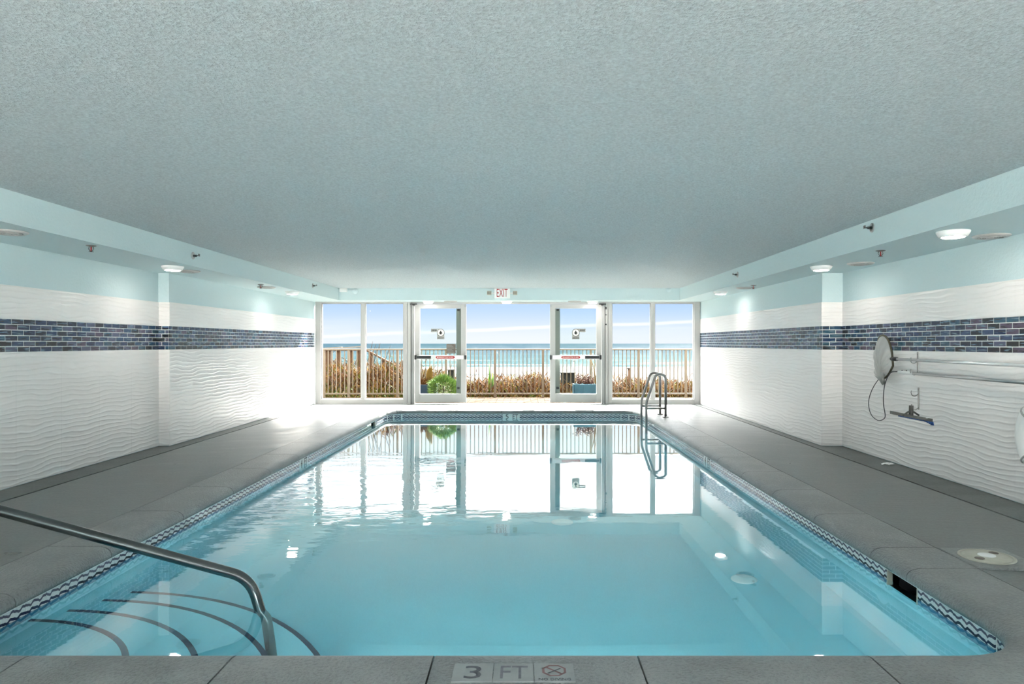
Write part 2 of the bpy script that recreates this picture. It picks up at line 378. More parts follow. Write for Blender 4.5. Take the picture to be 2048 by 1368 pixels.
def sea_material():
    m = mat('sea', (.01, .03, .035), .2, spec=.25); nt, b = P(m)
    geo = nd(nt, 'ShaderNodeNewGeometry'); s = nd(nt, 'ShaderNodeSeparateXYZ'); nt.links.new(geo.outputs['Position'], s.inputs[0])
    x, y = s.outputs[0], s.outputs[1]
    v = combine(nt, math_n(nt, 'MULTIPLY', x, .05), math_n(nt, 'MULTIPLY', y, .03), 0)
    n1 = noise(nt, combine(nt, math_n(nt, 'MULTIPLY', x, .012), math_n(nt, 'MULTIPLY', y, .07), 0), 1, 5, .6)
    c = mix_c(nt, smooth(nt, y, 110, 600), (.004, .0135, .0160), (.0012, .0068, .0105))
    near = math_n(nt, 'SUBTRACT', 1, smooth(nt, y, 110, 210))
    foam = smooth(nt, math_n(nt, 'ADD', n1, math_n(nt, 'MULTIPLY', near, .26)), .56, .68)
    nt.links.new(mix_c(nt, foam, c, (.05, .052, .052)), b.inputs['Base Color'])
    nt.links.new(math_n(nt, 'MULTIPLY_ADD', foam, .6, .14), b.inputs['Roughness'])
    bp = nd(nt, 'ShaderNodeBump'); bp.inputs['Strength'].default_value = 1; bp.inputs['Distance'].default_value = 1.1
    nt.links.new(noise(nt, combine(nt, math_n(nt, 'MULTIPLY', x, .5), math_n(nt, 'MULTIPLY', y, .22), 0), 1, 5, .7), bp.inputs['Height'])
    gl = nd(nt, 'ShaderNodeBsdfGlossy'); gl.inputs['Roughness'].default_value = .2; nt.links.new(bp.outputs[0], gl.inputs['Normal'])
    b.inputs['Specular IOR Level'].default_value = 0
    mx = nd(nt, 'ShaderNodeMixShader'); mx.inputs[0].default_value = .014
    nt.links.new(b.outputs[0], mx.inputs[1]); nt.links.new(gl.outputs[0], mx.inputs[2])
    nt.links.new(mx.outputs[0], nt.nodes['Material Output'].inputs[0]); return m
M['sea'] = sea_material()
def paver_material():
    m = mat('paver', (.2, .13, .08), .8, spec=.03); nt, b = P(m); oi = nd(nt, 'ShaderNodeObjectInfo')
    cr = nd(nt, 'ShaderNodeValToRGB'); cr.color_ramp.elements[0].color = (.034, .021, .012, 1); cr.color_ramp.elements[1].color = (.056, .040, .026, 1)
    nt.links.new(oi.outputs['Random'], cr.inputs[0]); nt.links.new(cr.outputs[0], b.inputs['Base Color']); return m
M['paver'] = paver_material()
def net_material():
    m = bpy.data.materials.new('net_mesh'); m.use_nodes = True; nt = m.node_tree; nt.nodes.clear()
    d = nd(nt, 'ShaderNodeBsdfDiffuse'); d.inputs[0].default_value = (.75, .75, .73, 1)
    t = nd(nt, 'ShaderNodeBsdfTranslucent'); t.inputs[0].default_value = (.75, .75, .73, 1)
    tr = nd(nt, 'ShaderNodeBsdfTransparent'); m1 = nd(nt, 'ShaderNodeMixShader'); m2 = nd(nt, 'ShaderNodeMixShader')
    m1.inputs[0].default_value = .35; m2.inputs[0].default_value = .35
    nt.links.new(d.outputs[0], m1.inputs[1]); nt.links.new(t.outputs[0], m1.inputs[2])
    nt.links.new(m1.outputs[0], m2.inputs[1]); nt.links.new(tr.outputs[0], m2.inputs[2])
    nt.links.new(m2.outputs[0], nd(nt, 'ShaderNodeOutputMaterial').inputs[0]); return m
M['net'] = net_material()

# ------------------------------------------------------------------ room dimensions
LN, LF, RN, RF = -4.44, -4.31, 3.87, 3.62           # wall planes: near part recessed, far part proud
YP, YW, YB = 8.62, 14.60, -3.6                      # pilaster step, window plane, rear wall
ZC, ZS = 2.34, 2.105                                # ceiling, soffit underside
SL, SR, YBM = -3.66, 3.07, 14.02                    # soffit inner faces, beam face
Z_TT, Z_M1, Z_M0 = 1.752, 1.464, 1.174              # top of tile, mosaic band

# pool outline (waterline wall plane)
PX0, PX1, PY0, PY1, PR = -2.47, 2.07, 2.753, 12.88, .36
ZW, ZCOP, ZT = -.09, .05, -.025
lr = PY1-PY0-2*PR; lf = PX1-PX0-2*PR; la = math.pi/2*PR
PER = 2*lr+2*lf+4*la
def path(s):
    s %= PER
    if s < lr: return (PX1, PY0+PR+s), (0, 1)
    s -= lr
    if s < la: a = s/PR; return (PX1-PR+PR*math.cos(a), PY1-PR+PR*math.sin(a)), (-math.sin(a), math.cos(a))
    s -= la
    if s < lf: return (PX1-PR-s, PY1), (-1, 0)
    s -= lf
    if s < la: a = math.pi/2+s/PR; return (PX0+PR+PR*math.cos(a), PY1-PR+PR*math.sin(a)), (-math.sin(a), math.cos(a))
    s -= la
    if s < lr: return (PX0, PY1-PR-s), (0, -1)
    s -= lr
    if s < la: a = math.pi+s/PR; return (PX0+PR+PR*math.cos(a), PY0+PR+PR*math.sin(a)), (-math.sin(a), math.cos(a))
    s -= la
    if s < lf: return (PX0+PR+s, PY0), (1, 0)
    s -= lf
    a = 1.5*math.pi+s/PR; return (PX1-PR+PR*math.cos(a), PY0+PR+PR*math.sin(a)), (-math.sin(a), math.cos(a))
def s_right(Y): return Y-(PY0+PR)
def s_far(X): return lr+la+(PX1-PR-X)
def s_left(Y): return lr+la+lf+la+(PY1-PR-Y)
def s_near(X): return 2*lr+3*la+lf+(X-PX0-PR)
BREAKS = [0, lr, lr+la, lr+la+lf, lr+2*la+lf, 2*lr+2*la+lf, 2*lr+3*la+lf, 2*lr+3*la+2*lf, PER]
def samples(s0, s1):
    out = {s0, s1}
    for k in (0, 1):
        for i in range(8):
            a, b = BREAKS[i]+k*PER, BREAKS[i+1]+k*PER
            for j in range(9 if i % 2 else 1):
                q = a+(b-a)*j/8
                if s0 < q < s1: out.add(q)
    return sorted(out)
def off(s, d):
    (x, y), (tx, ty) = path(s); return x+ty*d, y-tx*d
def sweep(mb, s0, s1, prof, closed=True, smooth_=False):
    ss_ = samples(s0, s1); n = len(prof); o = len(mb.v)
    for s in ss_:
        for d, z in prof: mb.v.append((*off(s, d), z))
    for i in range(len(ss_)-1):
        for k in range(n if closed else n-1):
            l = (k+1) % n; mb.f.append([o+i*n+k, o+i*n+l, o+(i+1)*n+l, o+(i+1)*n+k]); mb.m.append(mb.mi); mb.sm.append(smooth_)
    if closed:
        for q in (0, len(ss_)-1): mb.add([mb.v[o+q*n+k] for k in range(n)], [list(range(n))])
    return mb
ring = samples(0, PER)[:-1]

# ------------------------------------------------------------------ floor: deck slabs around the pool
CW = .36
floor = MB()
for (a, b, c, d) in ((LN-.2, -2.7, YB, YW+.1), (2.3, RN+.2, YB, YW+.1), (-2.7, 2.3, YB, 2.5), (-2.7, 2.3, 13.1, YW+.1)):
    floor.box(a, b, c, d, -.3, -.06)
floor = floor.build('floor', M['concrete_dark'], kind='structure')
BL, BR = -4.115, 3.485
def deck_z(x, y): return 0
bm = bmesh.new()
inner = [bm.verts.new((*off(s, CW+.008), .042)) for s in ring]
outer = [bm.verts.new(p) for p in ((BL, YB, 0), (BR, YB, 0), (BR, YW-.02, 0), (BL, YW-.02, 0))]
ed = [bm.edges.new((inner[i], inner[(i+1) % len(inner)])) for i in range(len(inner))]+[bm.edges.new((outer[i], outer[(i+1) % 4])) for i in range(4)]
bmesh.ops.triangle_fill(bm, edges=ed, use_beauty=True, normal=(0, 0, 1))
bmesh.ops.delete(bm, geom=[f for f in bm.faces if PX0 < f.calc_center_median().x < PX1 and PY0 < f.calc_center_median().y < PY1 and all(v in inner for v in f.verts)], context='FACES')
for f in bm.faces:
    if f.normal.z < 0: f.normal_flip()
r = bmesh.ops.extrude_face_region(bm, geom=bm.faces[:])
for v in [q for q in r['geom'] if isinstance(q, bmesh.types.BMVert)]: v.co.z -= .05
bmesh.ops.recalc_face_normals(bm, faces=bm.faces[:])
me = bpy.data.meshes.new('deck_slab'); bm.to_mesh(me); bm.free(); me.materials.append(M['deck'])
obj('deck_slab', me, floor)
MB().box(LN, BL-.012, YB, YW-.02, -.05, .004).build('border_slab', M['deck_edge'], floor)
MB().box(BR+.012, RN, YB, YW-.02, -.05, .004).build('border_slab', M['deck_edge'], floor)
MB().box(LN, RN, YW-.01, YW+.16, -.05, .006).build('threshold_slab', M['deck_edge'], floor)

# ------------------------------------------------------------------ walls
def side_wall(name, near, far, sgn):
    mb = MB()
    a, b = sorted((near, near+sgn*.25)); mb.box(a, b, YB, YP, -.3, ZC+.2)
    a, b = sorted((far, near+sgn*.25)); mb.box(a, b, YP, YW+.12, -.3, ZC+.2)
    wl = mb.build(name, M['paint'], kind='structure')
    th = .012; t = -sgn*th
    # large wave tiles, each a slab; rows from the floor up, then one row above the mosaic
    rows = [(.012, .262), (.262, .566), (.566, .870), (.870, Z_M0), (Z_M1, Z_TT)]
    def tile_mesh(h):
        return MB().box(-.3015, .3015, 0, th, .0008, h-.0008).mesh('wall_tile', M['wave'])
    meshes = {}
    def put(kind, x, y0, y1, z0, z1):
        key = (round(y1-y0, 3), round(z1-z0, 3), kind)
        if key not in meshes:
            m_ = MB(); g_ = .0004
            if kind == 'side': m_.box(*sorted((0, t)), -(y1-y0)/2+g_, (y1-y0)/2-g_, .0001, z1-z0-.0001)
            else: m_.box(-(y1-y0)/2+g_, (y1-y0)/2-g_, -th, 0, .0001, z1-z0-.0001)
            meshes[key] = m_.mesh('wall_tile', M['wave'])
        if kind == 'side': obj('wall_tile', meshes[key], wl, (x, (y0+y1)/2, z0))
        else: obj('wall_tile', meshes[key], wl, ((y0+y1)/2, x, z0))
    for (z0, z1) in rows:
        y = YP-.002
        while y > 1.0: put('side', near, y-.607, y, z0, z1); y -= .607
        y = YP-.012
        while y < YW-.03:
            e = min(y+.607, YW-.005); put('side', far, y, e, z0, z1); y = e
        u0, u1 = sorted((near+t, far+t)); put('face', YP, u0, u1, z0, z1)
    bk = MB(); bk.box(*sorted((near, near+t*.4)), 1.0, YP, Z_M0, Z_M1); bk.box(*sorted((far, far+t*.4)), YP, YW-.005, Z_M0, Z_M1)
    bk.box(*sorted((near, far)), YP-th*.4, YP, Z_M0, Z_M1); bk.build('grout_bed', M['grout'], wl)
    mt = {}
    rest = MB(); n_one = 0
    rh = (Z_M1-Z_M0)/6; pl = .150
    def mos(x, y0, y1, z0, z1, one, kind='side'):
        nonlocal n_one
        g_ = .0034
        if kind == 'side': bx = (*sorted((0, t*.5)), -(y1-y0)/2+g_, (y1-y0)/2-g_, g_, z1-z0-g_); loc = (x, (y0+y1)/2, z0)
        else: bx = (-(y1-y0)/2+g_, (y1-y0)/2-g_, -th*.5, 0, g_, z1-z0-g_); loc = ((y0+y1)/2, x, z0)
        if one:
            key = (kind, round(y1-y0, 3))
            if key not in mt: mt[key] = MB().box(*bx).mesh('mosaic_tile', M['mosaic'])
            obj('mosaic_tile', mt[key], wl, loc); n_one += 1
        else:
            rest.box(bx[0]+loc[0], bx[1]+loc[0], bx[2]+loc[1], bx[3]+loc[1], bx[4]+loc[2], bx[5]+loc[2])
    cells = []
    for k in range(6):
        z0 = Z_M0+k*rh
        y = YP-.003 - (pl/2 if k % 2 else 0)
        if k % 2: cells.append(('side', near, YP-.003-pl/2, YP-.003, z0))
        while y > 4.6: cells.append(('side', near, y-pl, y, z0)); y -= pl
        y = YP-.01+(pl/2 if k % 2 else 0)
        if k % 2: cells.append(('side', far, YP-.01, y, z0))
        while y < YW-.02: e = min(y+pl, YW-.006); cells.append(('side', far, y, e, z0)); y = e
        u0, u1 = sorted((near, far)); mid = u0+(u1-u0)*(.35 if k % 2 else .65)
        cells.append(('face', YP, u0, mid, z0)); cells.append(('face', YP, mid, u1, z0))
    cells.sort(key=lambda c: c[2])
    vis = F*abs(near)/(1010 if sgn > 0 else 1060)
    cells = [c for c in cells if c[3] > vis-.2 or c[0] == 'face']
    face = [c for c in cells if c[0] == 'face']; rest_c = [c for c in cells if c[0] != 'face']
    for i, (kd, x, y0, y1, z0) in enumerate(face+rest_c): mos(x, y0, y1, z0, z0+rh, i < 300, kd)
    if rest.v: rest.build('mosaic_field', M['mosaic'], wl, kind='stuff')
    return wl
side_wall('wall_left', LN, LF, -1)
side_wall('wall_right', RN, RF, 1)
# rear wall behind the photographer, its openings added to let in fill light
wb = MB(); wb.box(LN-.25, -4.3, YB-.2, YB, -.3, ZC+.2); wb.box(3.75, RN+.25, YB-.2, YB, -.3, ZC+.2)
wb.box(-4.3, 3.75, YB-.2, YB, 2.12, ZC+.2)
wb = wb.build('wall_rear', M['paint'], kind='structure')
MB().box(LN-.3, RN+.3, YB-.3, YW+.16, ZC, ZC+.18).build('ceiling', M['ceiling'], kind='structure')
MB().box(LN-.1, SL, YB, YW+.14, ZS, ZC+.01).build('trim_1', M['paint'], kind='structure')
MB().box(SR, RN+.1, YB, YW+.14, ZS, ZC+.01).build('trim_2', M['paint'], kind='structure')
MB().box(SL, SR, YBM, YW+.14, ZS, ZC+.01).build('trim_3', M['paint'], kind='structure')

# unseen upper storeys, shaped to shade the patio and let sun reach behind
MB().box(-14, 14, 10.5, YW+.16, ZC+.19, 9).build('shade_wall_upper', M['facade'], kind='structure')
for a, b in ((-14, LN-.26), (RN+.26, 14)): MB().box(a, b, YW-.3, YW+.16, -.3, ZC+.19).build('wall_side', M['facade'], kind='structure')

# ------------------------------------------------------------------ glazing: two window units, two doors
KW = F/YW
def wx(x): return (x-CX)/KW
def wz(y): return H-(y-CY)/KW
ZH = ZS                                           # head of the glazing
def window_unit(name, xo0, xo1, xm0, xm1, xi0, xi1, xs):
    """outer jamb, mullion and inner jamb pixel columns"""
    r_ = obj(name, None, None, (0, 0, 0), kind='structure'); r_.empty_display_size = .1
    f_ = M['white_frame']; zb, zs, zt = .0, wz(798), wz(606.5)
    MB().bbox(wx(xo0), wx(xo1), YW-.06, YW+.09, zb, ZH, .004).build('jamb', f_, r_)
    MB().bbox(wx(xi0), wx(xi1), YW-.05, YW+.09, zb, ZH, .004).build('jamb', f_, r_)
    a, b = min(xo1, xi1), max(xo0, xi0)
    MB().bbox(wx(xm0), wx(xm1), YW-.045, YW+.09, zs, zt, .004).build('mullion', f_, r_)
    MB().bbox(wx(a), wx(b), YW-.05, YW+.09, zb, zs, .004).build('sill_rail', f_, r_)
    MB().bbox(wx(a), wx(b), YW-.05, YW+.09, zt, ZH, .004).build('head_rail', f_, r_)
    for (p, q) in ((a, xm0), (xm1, b)):
        MB().box(wx(p)-.005, wx(q)+.005, YW+.02, YW+.026, zs-.005, zt+.005).build('pane', M['glass'], r_)
        e = 2.0 if p == a else 0
        s_ = MB(); x0, x1 = wx(p), wx(q); d = .014
        s_.box(x0, x0+d, YW-.01, YW+.015, zs, zt); s_.box(x1-d, x1, YW-.01, YW+.015, zs, zt); s_.box(x0, x1, YW-.01, YW+.015, zs, zs+d); s_.box(x0, x1, YW-.01, YW+.015, zt-d, zt)
        s_.build('glazing_bead', M['frame_grey'], r_)
window_unit('window_1', 632, 643.5, 723, 731, 807.5, 815, None)
window_unit('window_2', 1387, 1399, 1301, 1309, 1215, 1223.5, None)
hd = MB(); hd.bbox(wx(815), wx(1215), YW-.04, YW+.09, wz(607.5), ZH, .004); hd.build('trim_4', M['white_frame'], kind='structure')
def door(name, xh, xf):
    """hinge side and free side pixel columns of the leaf"""
    r_ = obj(name, None, None, (0, 0, 0), kind='structure'); r_.empty_display_size = .1
    s = 1 if xf > xh else -1
    f_ = M['white_frame']; zb, zt = wz(806)+.01, wz(608.5)
    y0, y1 = YW-.03, YW+.03
    def bx(p, q, a, b, c, d, nm, mt_, bev=.004): 
        x0, x1 = sorted((wx(p), wx(q))); return MB().bbox(x0, x1, c, d, a, b, bev).build(nm, mt_, r_)
    bx(xh-14*s, xh-8*s, 0, ZH, YW-.05, YW+.09, 'frame_post', f_)
    bx(xh-7.6*s, xh-1*s, 0, zt+.0, YW-.015, YW+.09, 'hinge_stile', M['frame_grey'])
    bx(xh-8*s, xh-7*s, 0, zt, YW-.03, YW+.09, 'hinge_gap', M['black'], .001)
    st, sf = xh+10*s, xf-10.5*s
    bx(xh, st, zb, zt, y0, y1, 'stile', f_); bx(sf, xf, zb, zt, y0, y1, 'stile', f_)
    bx(st, sf, wz(617), zt, y0, y1, 'top_rail', f_); bx(st, sf, zb, wz(787.5), y0, y1, 'bottom_rail', f_)
    x0, x1 = sorted((wx(st), wx(sf)))
    MB().box(x0-.005, x1+.005, YW-.003, YW+.003, wz(787.5)-.005, wz(617)+.005).build('pane', M['door_glass'], r_)
    # dark vertical pull strip on the outside of the glass, with its fixing blocks
    p = bx(sf-9.5*s, sf, wz(787), wz(617.5), YW+.006, YW+.026, 'pull_strip', M['mid_grey'], .002)
    for zc in (wz(620), wz(776)):
        x0, x1 = sorted((wx(sf-7.5*s), wx(sf-2.5*s))); MB().bbox(x0, x1, YW-.012, YW-.004, zc-.022, zc+.022, .002).build('fixing_block', M['black'], p)
    # panic bar
    zc = wz(714.5); xb0, xb1 = xh+2*s, xf-1*s
    bar = bx(xb0+3*s, xb1-3*s, zc-.042, zc+.042, y0-.055, y0-.012, 'push_bar', M['silver'], .006); bar['label'] = 'brushed metal push bar'
    x0, x1 = sorted((wx(xb0+3*s), wx(xh+33*s))); MB().bbox(x0, x1, y0-.062, y0-.02, zc-.028, zc+.028, .004).build('bar_cover', M['black'], bar)
    for q in (xb0, xb1):
        x0, x1 = sorted((wx(q-1.6), wx(q+1.6))); MB().bbox(x0, x1, y0-.07, y0, zc-.046, zc+.046, .006).build('end_cap', M['black'], bar)
    xc = (wx(xh+42*s)+wx(xh+81*s))/2; hw = .20; hz = .024
    hexa = [(-hw, 0), (-hw+.025, -hz), (hw-.025, -hz), (hw, 0), (hw-.025, hz), (-hw+.025, hz)]
    MB().prism([(xc+u, zc+v_) for u, v_ in hexa], y0-.0575, y0-.055).build('red_label', M['red'], bar)
    obj('lettering', text_mesh('EMERGENCY PUSH TO OPEN', .30, .024, M['white_print']), bar, (xc+.01, y0-.0576, zc))
    ar = MB().prism([(xc-.172, zc), (xc-.150, zc+.014), (xc-.150, zc-.014)], y0-.059, y0-.0575); ar.build('label_arrow', M['white_print'], bar)
    # closer arm at the hinge side head
    cl = MB(); cl.bbox(*sorted((wx(xh-9*s), wx(xh+5*s))), y0-.05, y0-.012, zt-.012, zt+.012, .004); cl.build('closer_arm', M['black'], r_)
    MB().bbox(*sorted((wx(xh-4*s), wx(xh+1*s))), y0-.06, y0-.012, zt-.03, zt-.006, .004).build('closer_knuckle', M['black'], r_)
    MB().bbox(*sorted((wx(xf-3.5*s), wx(xf-1*s))), y0-.012, y0-.002, zt-.06, zt-.006, .003).build('top_bolt', M['frame_grey'], r_)
    # emblem decal: strip, square and disc with a tree
    cx_ = wx(xh+51.5*s if s > 0 else 1151.5); cz = wz(665.3); yd = YW-.006
    dk = MB().prism([(cx_-.075, cz-.135), (cx_+.075, cz-.135), (cx_+.075, cz), (cx_-.075, cz)], yd, yd+.002); dk = dk.build('decal', M['sticker_grey'], r_)
    xs0, xs1 = sorted((cx_, cx_-s*.20)); MB().box(xs0, xs1, yd, yd+.002, cz+.012, cz+.08).build('decal_strip', M['sticker_grey'], dk)
    MB().lathe([(.078, 0), (.078, .002)], 28, (cx_, yd-.002, cz), 'Y').build('decal_ring', M['print_black'], dk)
    MB().lathe([(.068, 0), (.068, .002)], 28, (cx_, yd-.004, cz), 'Y').build('decal_disc', M['white_print'], dk)
    tree = [(0, .045), (.022, .008), (.042, -.014), (.02, -.014), (.018, -.036), (-.018, -.036), (-.02, -.014), (-.042, -.014), (-.022, .008)]
    MB().prism([(cx_+u, cz+v_) for u, v_ in tree], yd-.006, yd-.004).build('decal_tree', M['print_black'], dk)
    tx = MB()
    for k in range(5):
        xk = cx_-s*(.09+.022*k); tx.box(xk-.007, xk+.007, yd-.002, yd, cz+.03, cz+.062)
    tx.build('decal_print', M['print_black'], dk)
    tx = MB()
    for k in range(6): xk = cx_-.055+.022*k; tx.box(xk-.007, xk+.006, yd-.002, yd, cz-.118, cz-.10)
    tx.build('decal_print', M['print_black'], dk)
    if s > 0:
        n_ = MB().box(wx(893), wx(911.5), yd, yd+.002, wz(707), wz(688)).build('notice', M['notice'], r_); n_['label'] = 'small brown notice taped to glass'
        ln = MB()
        for k in range(6):
            z_ = wz(690.5+2.8*k); ln.box(wx(894.5), wx(894.5)+.10+.05*((k*37) % 3)/2, yd-.001, yd, z_-.006, z_+.004)
        ln.build('notice_print', M['sticker_grey'], n_)
    return r_
door('door_1', 830, 932.5)
door('door_2', 1202.5, 1100)
# small latch fittings on the frame post by the right door
lf_ = thing('latch_strip', 'narrow strip of black latch marks on white post right of the doors', 'latch', (wx(1211), YW-.06, wz(640)))
for (yy, h) in ((616.5, .05), (630, .016), (649, .03)):
    MB().box(-.018, .018, -.004, .0075, wz(yy)-wz(640)-h/2, wz(yy)-wz(640)+h/2).build('latch_mark', M['black'], lf_)
# rear glazing, unseen, added to bring fill daylight from behind
r_ = obj('added_window_rear', None, None, (0, YB-.1, 0), kind='structure')
for x0 in (-4.3, -2.69, -1.08, .53, 2.14):
    MB().box(x0+.02, x0+1.59, 0, .006, .06, 2.08).build('pane', M['glass'], r_)
    MB().box(x0-.03, x0+.03, -.05, .05, 0, 2.12).build('mullion', M['white_frame'], r_)
MB().box(-4.3, 3.75, -.05, .05, -.02, .06).build('sill_rail', M['white_frame'], r_)

# ------------------------------------------------------------------ swimming pool
pool = thing('swimming_pool', 'long rectangular indoor swimming pool with grey coping and patterned waterline tiles', 'pool', (0, 0, 0))
def floor_z(y): return -1.0-.62*min(1, max(0, (y-4)/7.5))
mb = MB(); n = len(ring)
lev = []
NT = round(PER/.1525); pt = PER/NT
SK = [(int(s_/pt+.5)*pt, int(s_/pt+.5)*pt+2*pt) for s_ in (s_right(3.77), s_left(11.71))]
for s in ring: x, y = off(s, .0); mb.v.append((x, y, -.18))
for s in ring: x, y = off(s, .0); mb.v.append((x, y, floor_z(y)+.0))
for i in range(n): j = (i+1) % n; mb.f.append([i, j, n+j, n+i]); mb.m.append(0); mb.sm.append(False)
mb.build('basin_wall', M['pool_plaster'], pool)
bm = bmesh.new()
ys = [PY0+(PY1-PY0)*i/24 for i in range(25)]
mbf = MB()
for i in range(24):
    mbf.add([(PX0-.02, ys[i], floor_z(ys[i])), (PX1+.02, ys[i], floor_z(ys[i])), (PX1+.02, ys[i+1], floor_z(ys[i+1])), (PX0-.02, ys[i+1], floor_z(ys[i+1]))], [(0, 1, 2, 3)])
mbf.build('basin_floor', M['pool_plaster'], pool)
# grout bed behind the waterline tiles, open at the two skimmers
cuts = sorted(SK); s = 0
for a, b in cuts+[(PER, PER)]:
    if a > s: sweep(MB(), s, a, [(.0, ZT), (.06, ZT), (.06, -.185), (.0, -.185)]).build('grout_bed', M['grout'], pool)
    s = b
for a, b in SK:
    mb = MB(); m_ = [off(a, .0), off(b, .0), off(b, .22), off(a, .22)]
    z0, z1 = -.18, -.03
    mb.add([(*p, z0) for p in m_]+[(*p, z1) for p in m_], [(0, 1, 2, 3), (4, 5, 6, 7), (1, 2, 6, 5), (2, 3, 7, 6), (3, 0, 4, 7)])
    k = mb.build('skimmer_mouth', M['skim_dark'], pool); k['label'] = 'dark skimmer opening in the tile line'
    for q in (a, b): sweep(MB(), q-.004, q+.004, [(-.008, z1), (.02, z1), (.02, z0), (-.012, z0)]).build('skimmer_jamb', M['tan_plastic'], k)
# waterline tiles
tm = MB().box(-.0752, .0752, -.007, .0, -.0755, .0755).mesh('waterline_tile', M['waterline'])
mm = MB().box(-.0752, .0752, -.0075, .0, -.0755, .0755).mesh('marker_tile', M['marker'])
marks = {}
NT = round(PER/.1525); pt = PER/NT
def near_tile(s): return int(s/pt) % NT
t5 = near_tile(s_far(-.30)); marks[t5] = '5'; marks[(t5-1) % NT] = 'FT'
t4 = near_tile(s_right(7.94)); marks[t4] = 'FT'; marks[(t4-1+2) % NT] = '4'
t4 = near_tile(s_left(7.86)); marks[t4] = '4'; marks[(t4-1) % NT] = 'FT'
for i in range(NT):
    s = (i+.5)*pt
    if any(a < s < b for a, b in SK): continue
    (x, y), (tx, ty) = path(s)
    rz = math.atan2(-ty, -tx)               # local -y faces the pool, local x runs along the wall
    o = obj('marker_tile' if i in marks else 'waterline_tile', mm if i in marks else tm, pool, (x, y, ZT-.0765), (0, 0, rz))
    if i in marks:
        q = obj('lettering', text_mesh(marks[i], .055 if len(marks[i]) == 1 else .10, .075, M['print_black']), o, (0, -.0076, .028))
# white bead over the tiles
sweep(MB(), 0, PER-.0001, [(-.012, ZT+.004), (.03, ZT+.004), (.03, ZT-.006), (-.012, ZT-.006)]).build('tile_bead', M['grout'], pool)
# coping stones
prof = [(CW, -.02), (CW, .040), (CW-.004, .046), (CW-.014, ZCOP), (.07, ZCOP), (.055, ZCOP), (.035, ZCOP-.0015), (.012, ZCOP-.006), (-.008, ZCOP-.014), (-.022, ZCOP-.027), (-.029, ZCOP-.042), (-.030, ZCOP-.055), (-.027, ZT+.006), (.0, ZT+.0045)]
J = [s_right(v) for v in (3.79, 4.18, 5.0, 5.83, 6.66, 7.5, 8.33, 9.16, 10.0, 10.85, 11.7)]
J += [lr+la*.5] + [s_far(v) for v in (1.25, .42, -.41, -1.24)] + [lr+la+lf+la*.35]
J += [s_left(v) for v in (12.0, 11.15, 10.3, 9.45, 8.6, 7.7, 6.83, 5.96, 5.09, 4.2, 3.41)] + [2*lr+2*la+lf+la*.5]
J += [s_near(v) for v in (-1.91, -1.115, -.346, .436, 1.327)]
J = sorted(J); J.append(J[0]+PER)
for i in range(len(J)-1):
    st = sweep(MB(), J[i]+.0035, J[i+1]-.0035, prof, smooth_=True)
    o = st.build('coping_stone', M['coping'], pool)
sweep(MB(), 0, PER-.0001, [(.0, -.02), (CW-.01, -.02), (CW-.01, .03), (.02, .03), (.0, .01)]).build('coping_mortar', M['concrete_dark'], pool)
ex = MB().bbox(PX1+CW+.004, 2.80, 3.795, 4.176, -.02, ZCOP, .008).build('skimmer_slab', M['coping'], pool)
# corner steps at the near left, quarter rounds with dark tile edges
def arc_pts(r, n=26): return [(PX0+.0+r[0]*math.sin(a), PY0+r[1]*math.cos(a)) for a in [math.pi/2*k/n for k in range(n+1)]]
STEPS = [(.82, .80, -.22), (1.10, 1.10, -.42), (1.42, 1.42, -.61), (1.68, 1.72, -.80)]
for i, (rx, ry, zt) in enumerate(STEPS):
    pts = arc_pts((rx, ry)); poly = [(PX0, PY0)]+pts
    sp_ = MB().prism(poly, -1.05, zt, 'XY').build('step', M['pool_plaster'], pool)
    for k in range(0, 26, 2):
        a, b, c = pts[k], pts[k+1], pts[k+2]
        q = []
        for p_ in (a, b, c): q.append(p_)
        inn = [(PX0+(p_[0]-PX0)*(1-.022/rx), PY0+(p_[1]-PY0)*(1-.022/ry)) for p_ in q]
        out = [(PX0+(p_[0]-PX0)*(1+.006/rx), PY0+(p_[1]-PY0)*(1+.006/ry)) for p_ in q]
        MB().prism(out+inn[::-1], zt-.03, zt+.004, 'XY').build('edge_tile', M['step_tile'], sp_)
# fittings seen on the bottom and walls
for (x, y, rr) in ((1.55, 5.0, .09), (.35, 6.5, .1)):
    MB().lathe([(rr, 0), (rr, .012), (rr*.8, .02), (.0001, .022)], 20, (x, y, floor_z(y))).build('floor_drain', M['white'], pool)
# added fill lamps hidden in the near end wall to brighten pool and ceiling
for x_ in (-.9, .5):
    nl = MB().lathe([(.15, 0), (.15, .012), (.125, .02), (.125, .008)], 24, (x_, PY0, -.58), 'Y').build('added_fill_lamp', M['steel'], pool)
    MB().lathe([(.122, .008), (.06, .018), (.0001, .02)], 24, (x_, PY0, -.58), 'Y').build('lamp_lens', M['fill_lens'], nl)
# water
bm = bmesh.new(); vs_ = [bm.verts.new((*off(s, .004), ZW)) for s in ring]; bm.faces.new(vs_); bmesh.ops.recalc_face_normals(bm, faces=bm.faces[:])
for f in bm.faces:
    if f.normal.z < 0: f.normal_flip()
me = bpy.data.meshes.new('pool_water'); bm.to_mesh(me); bm.free(); me.materials.append(M['water'])
obj('pool_water', me, None, label='clear turquoise water filling the swimming pool', category='water', kind='stuff')

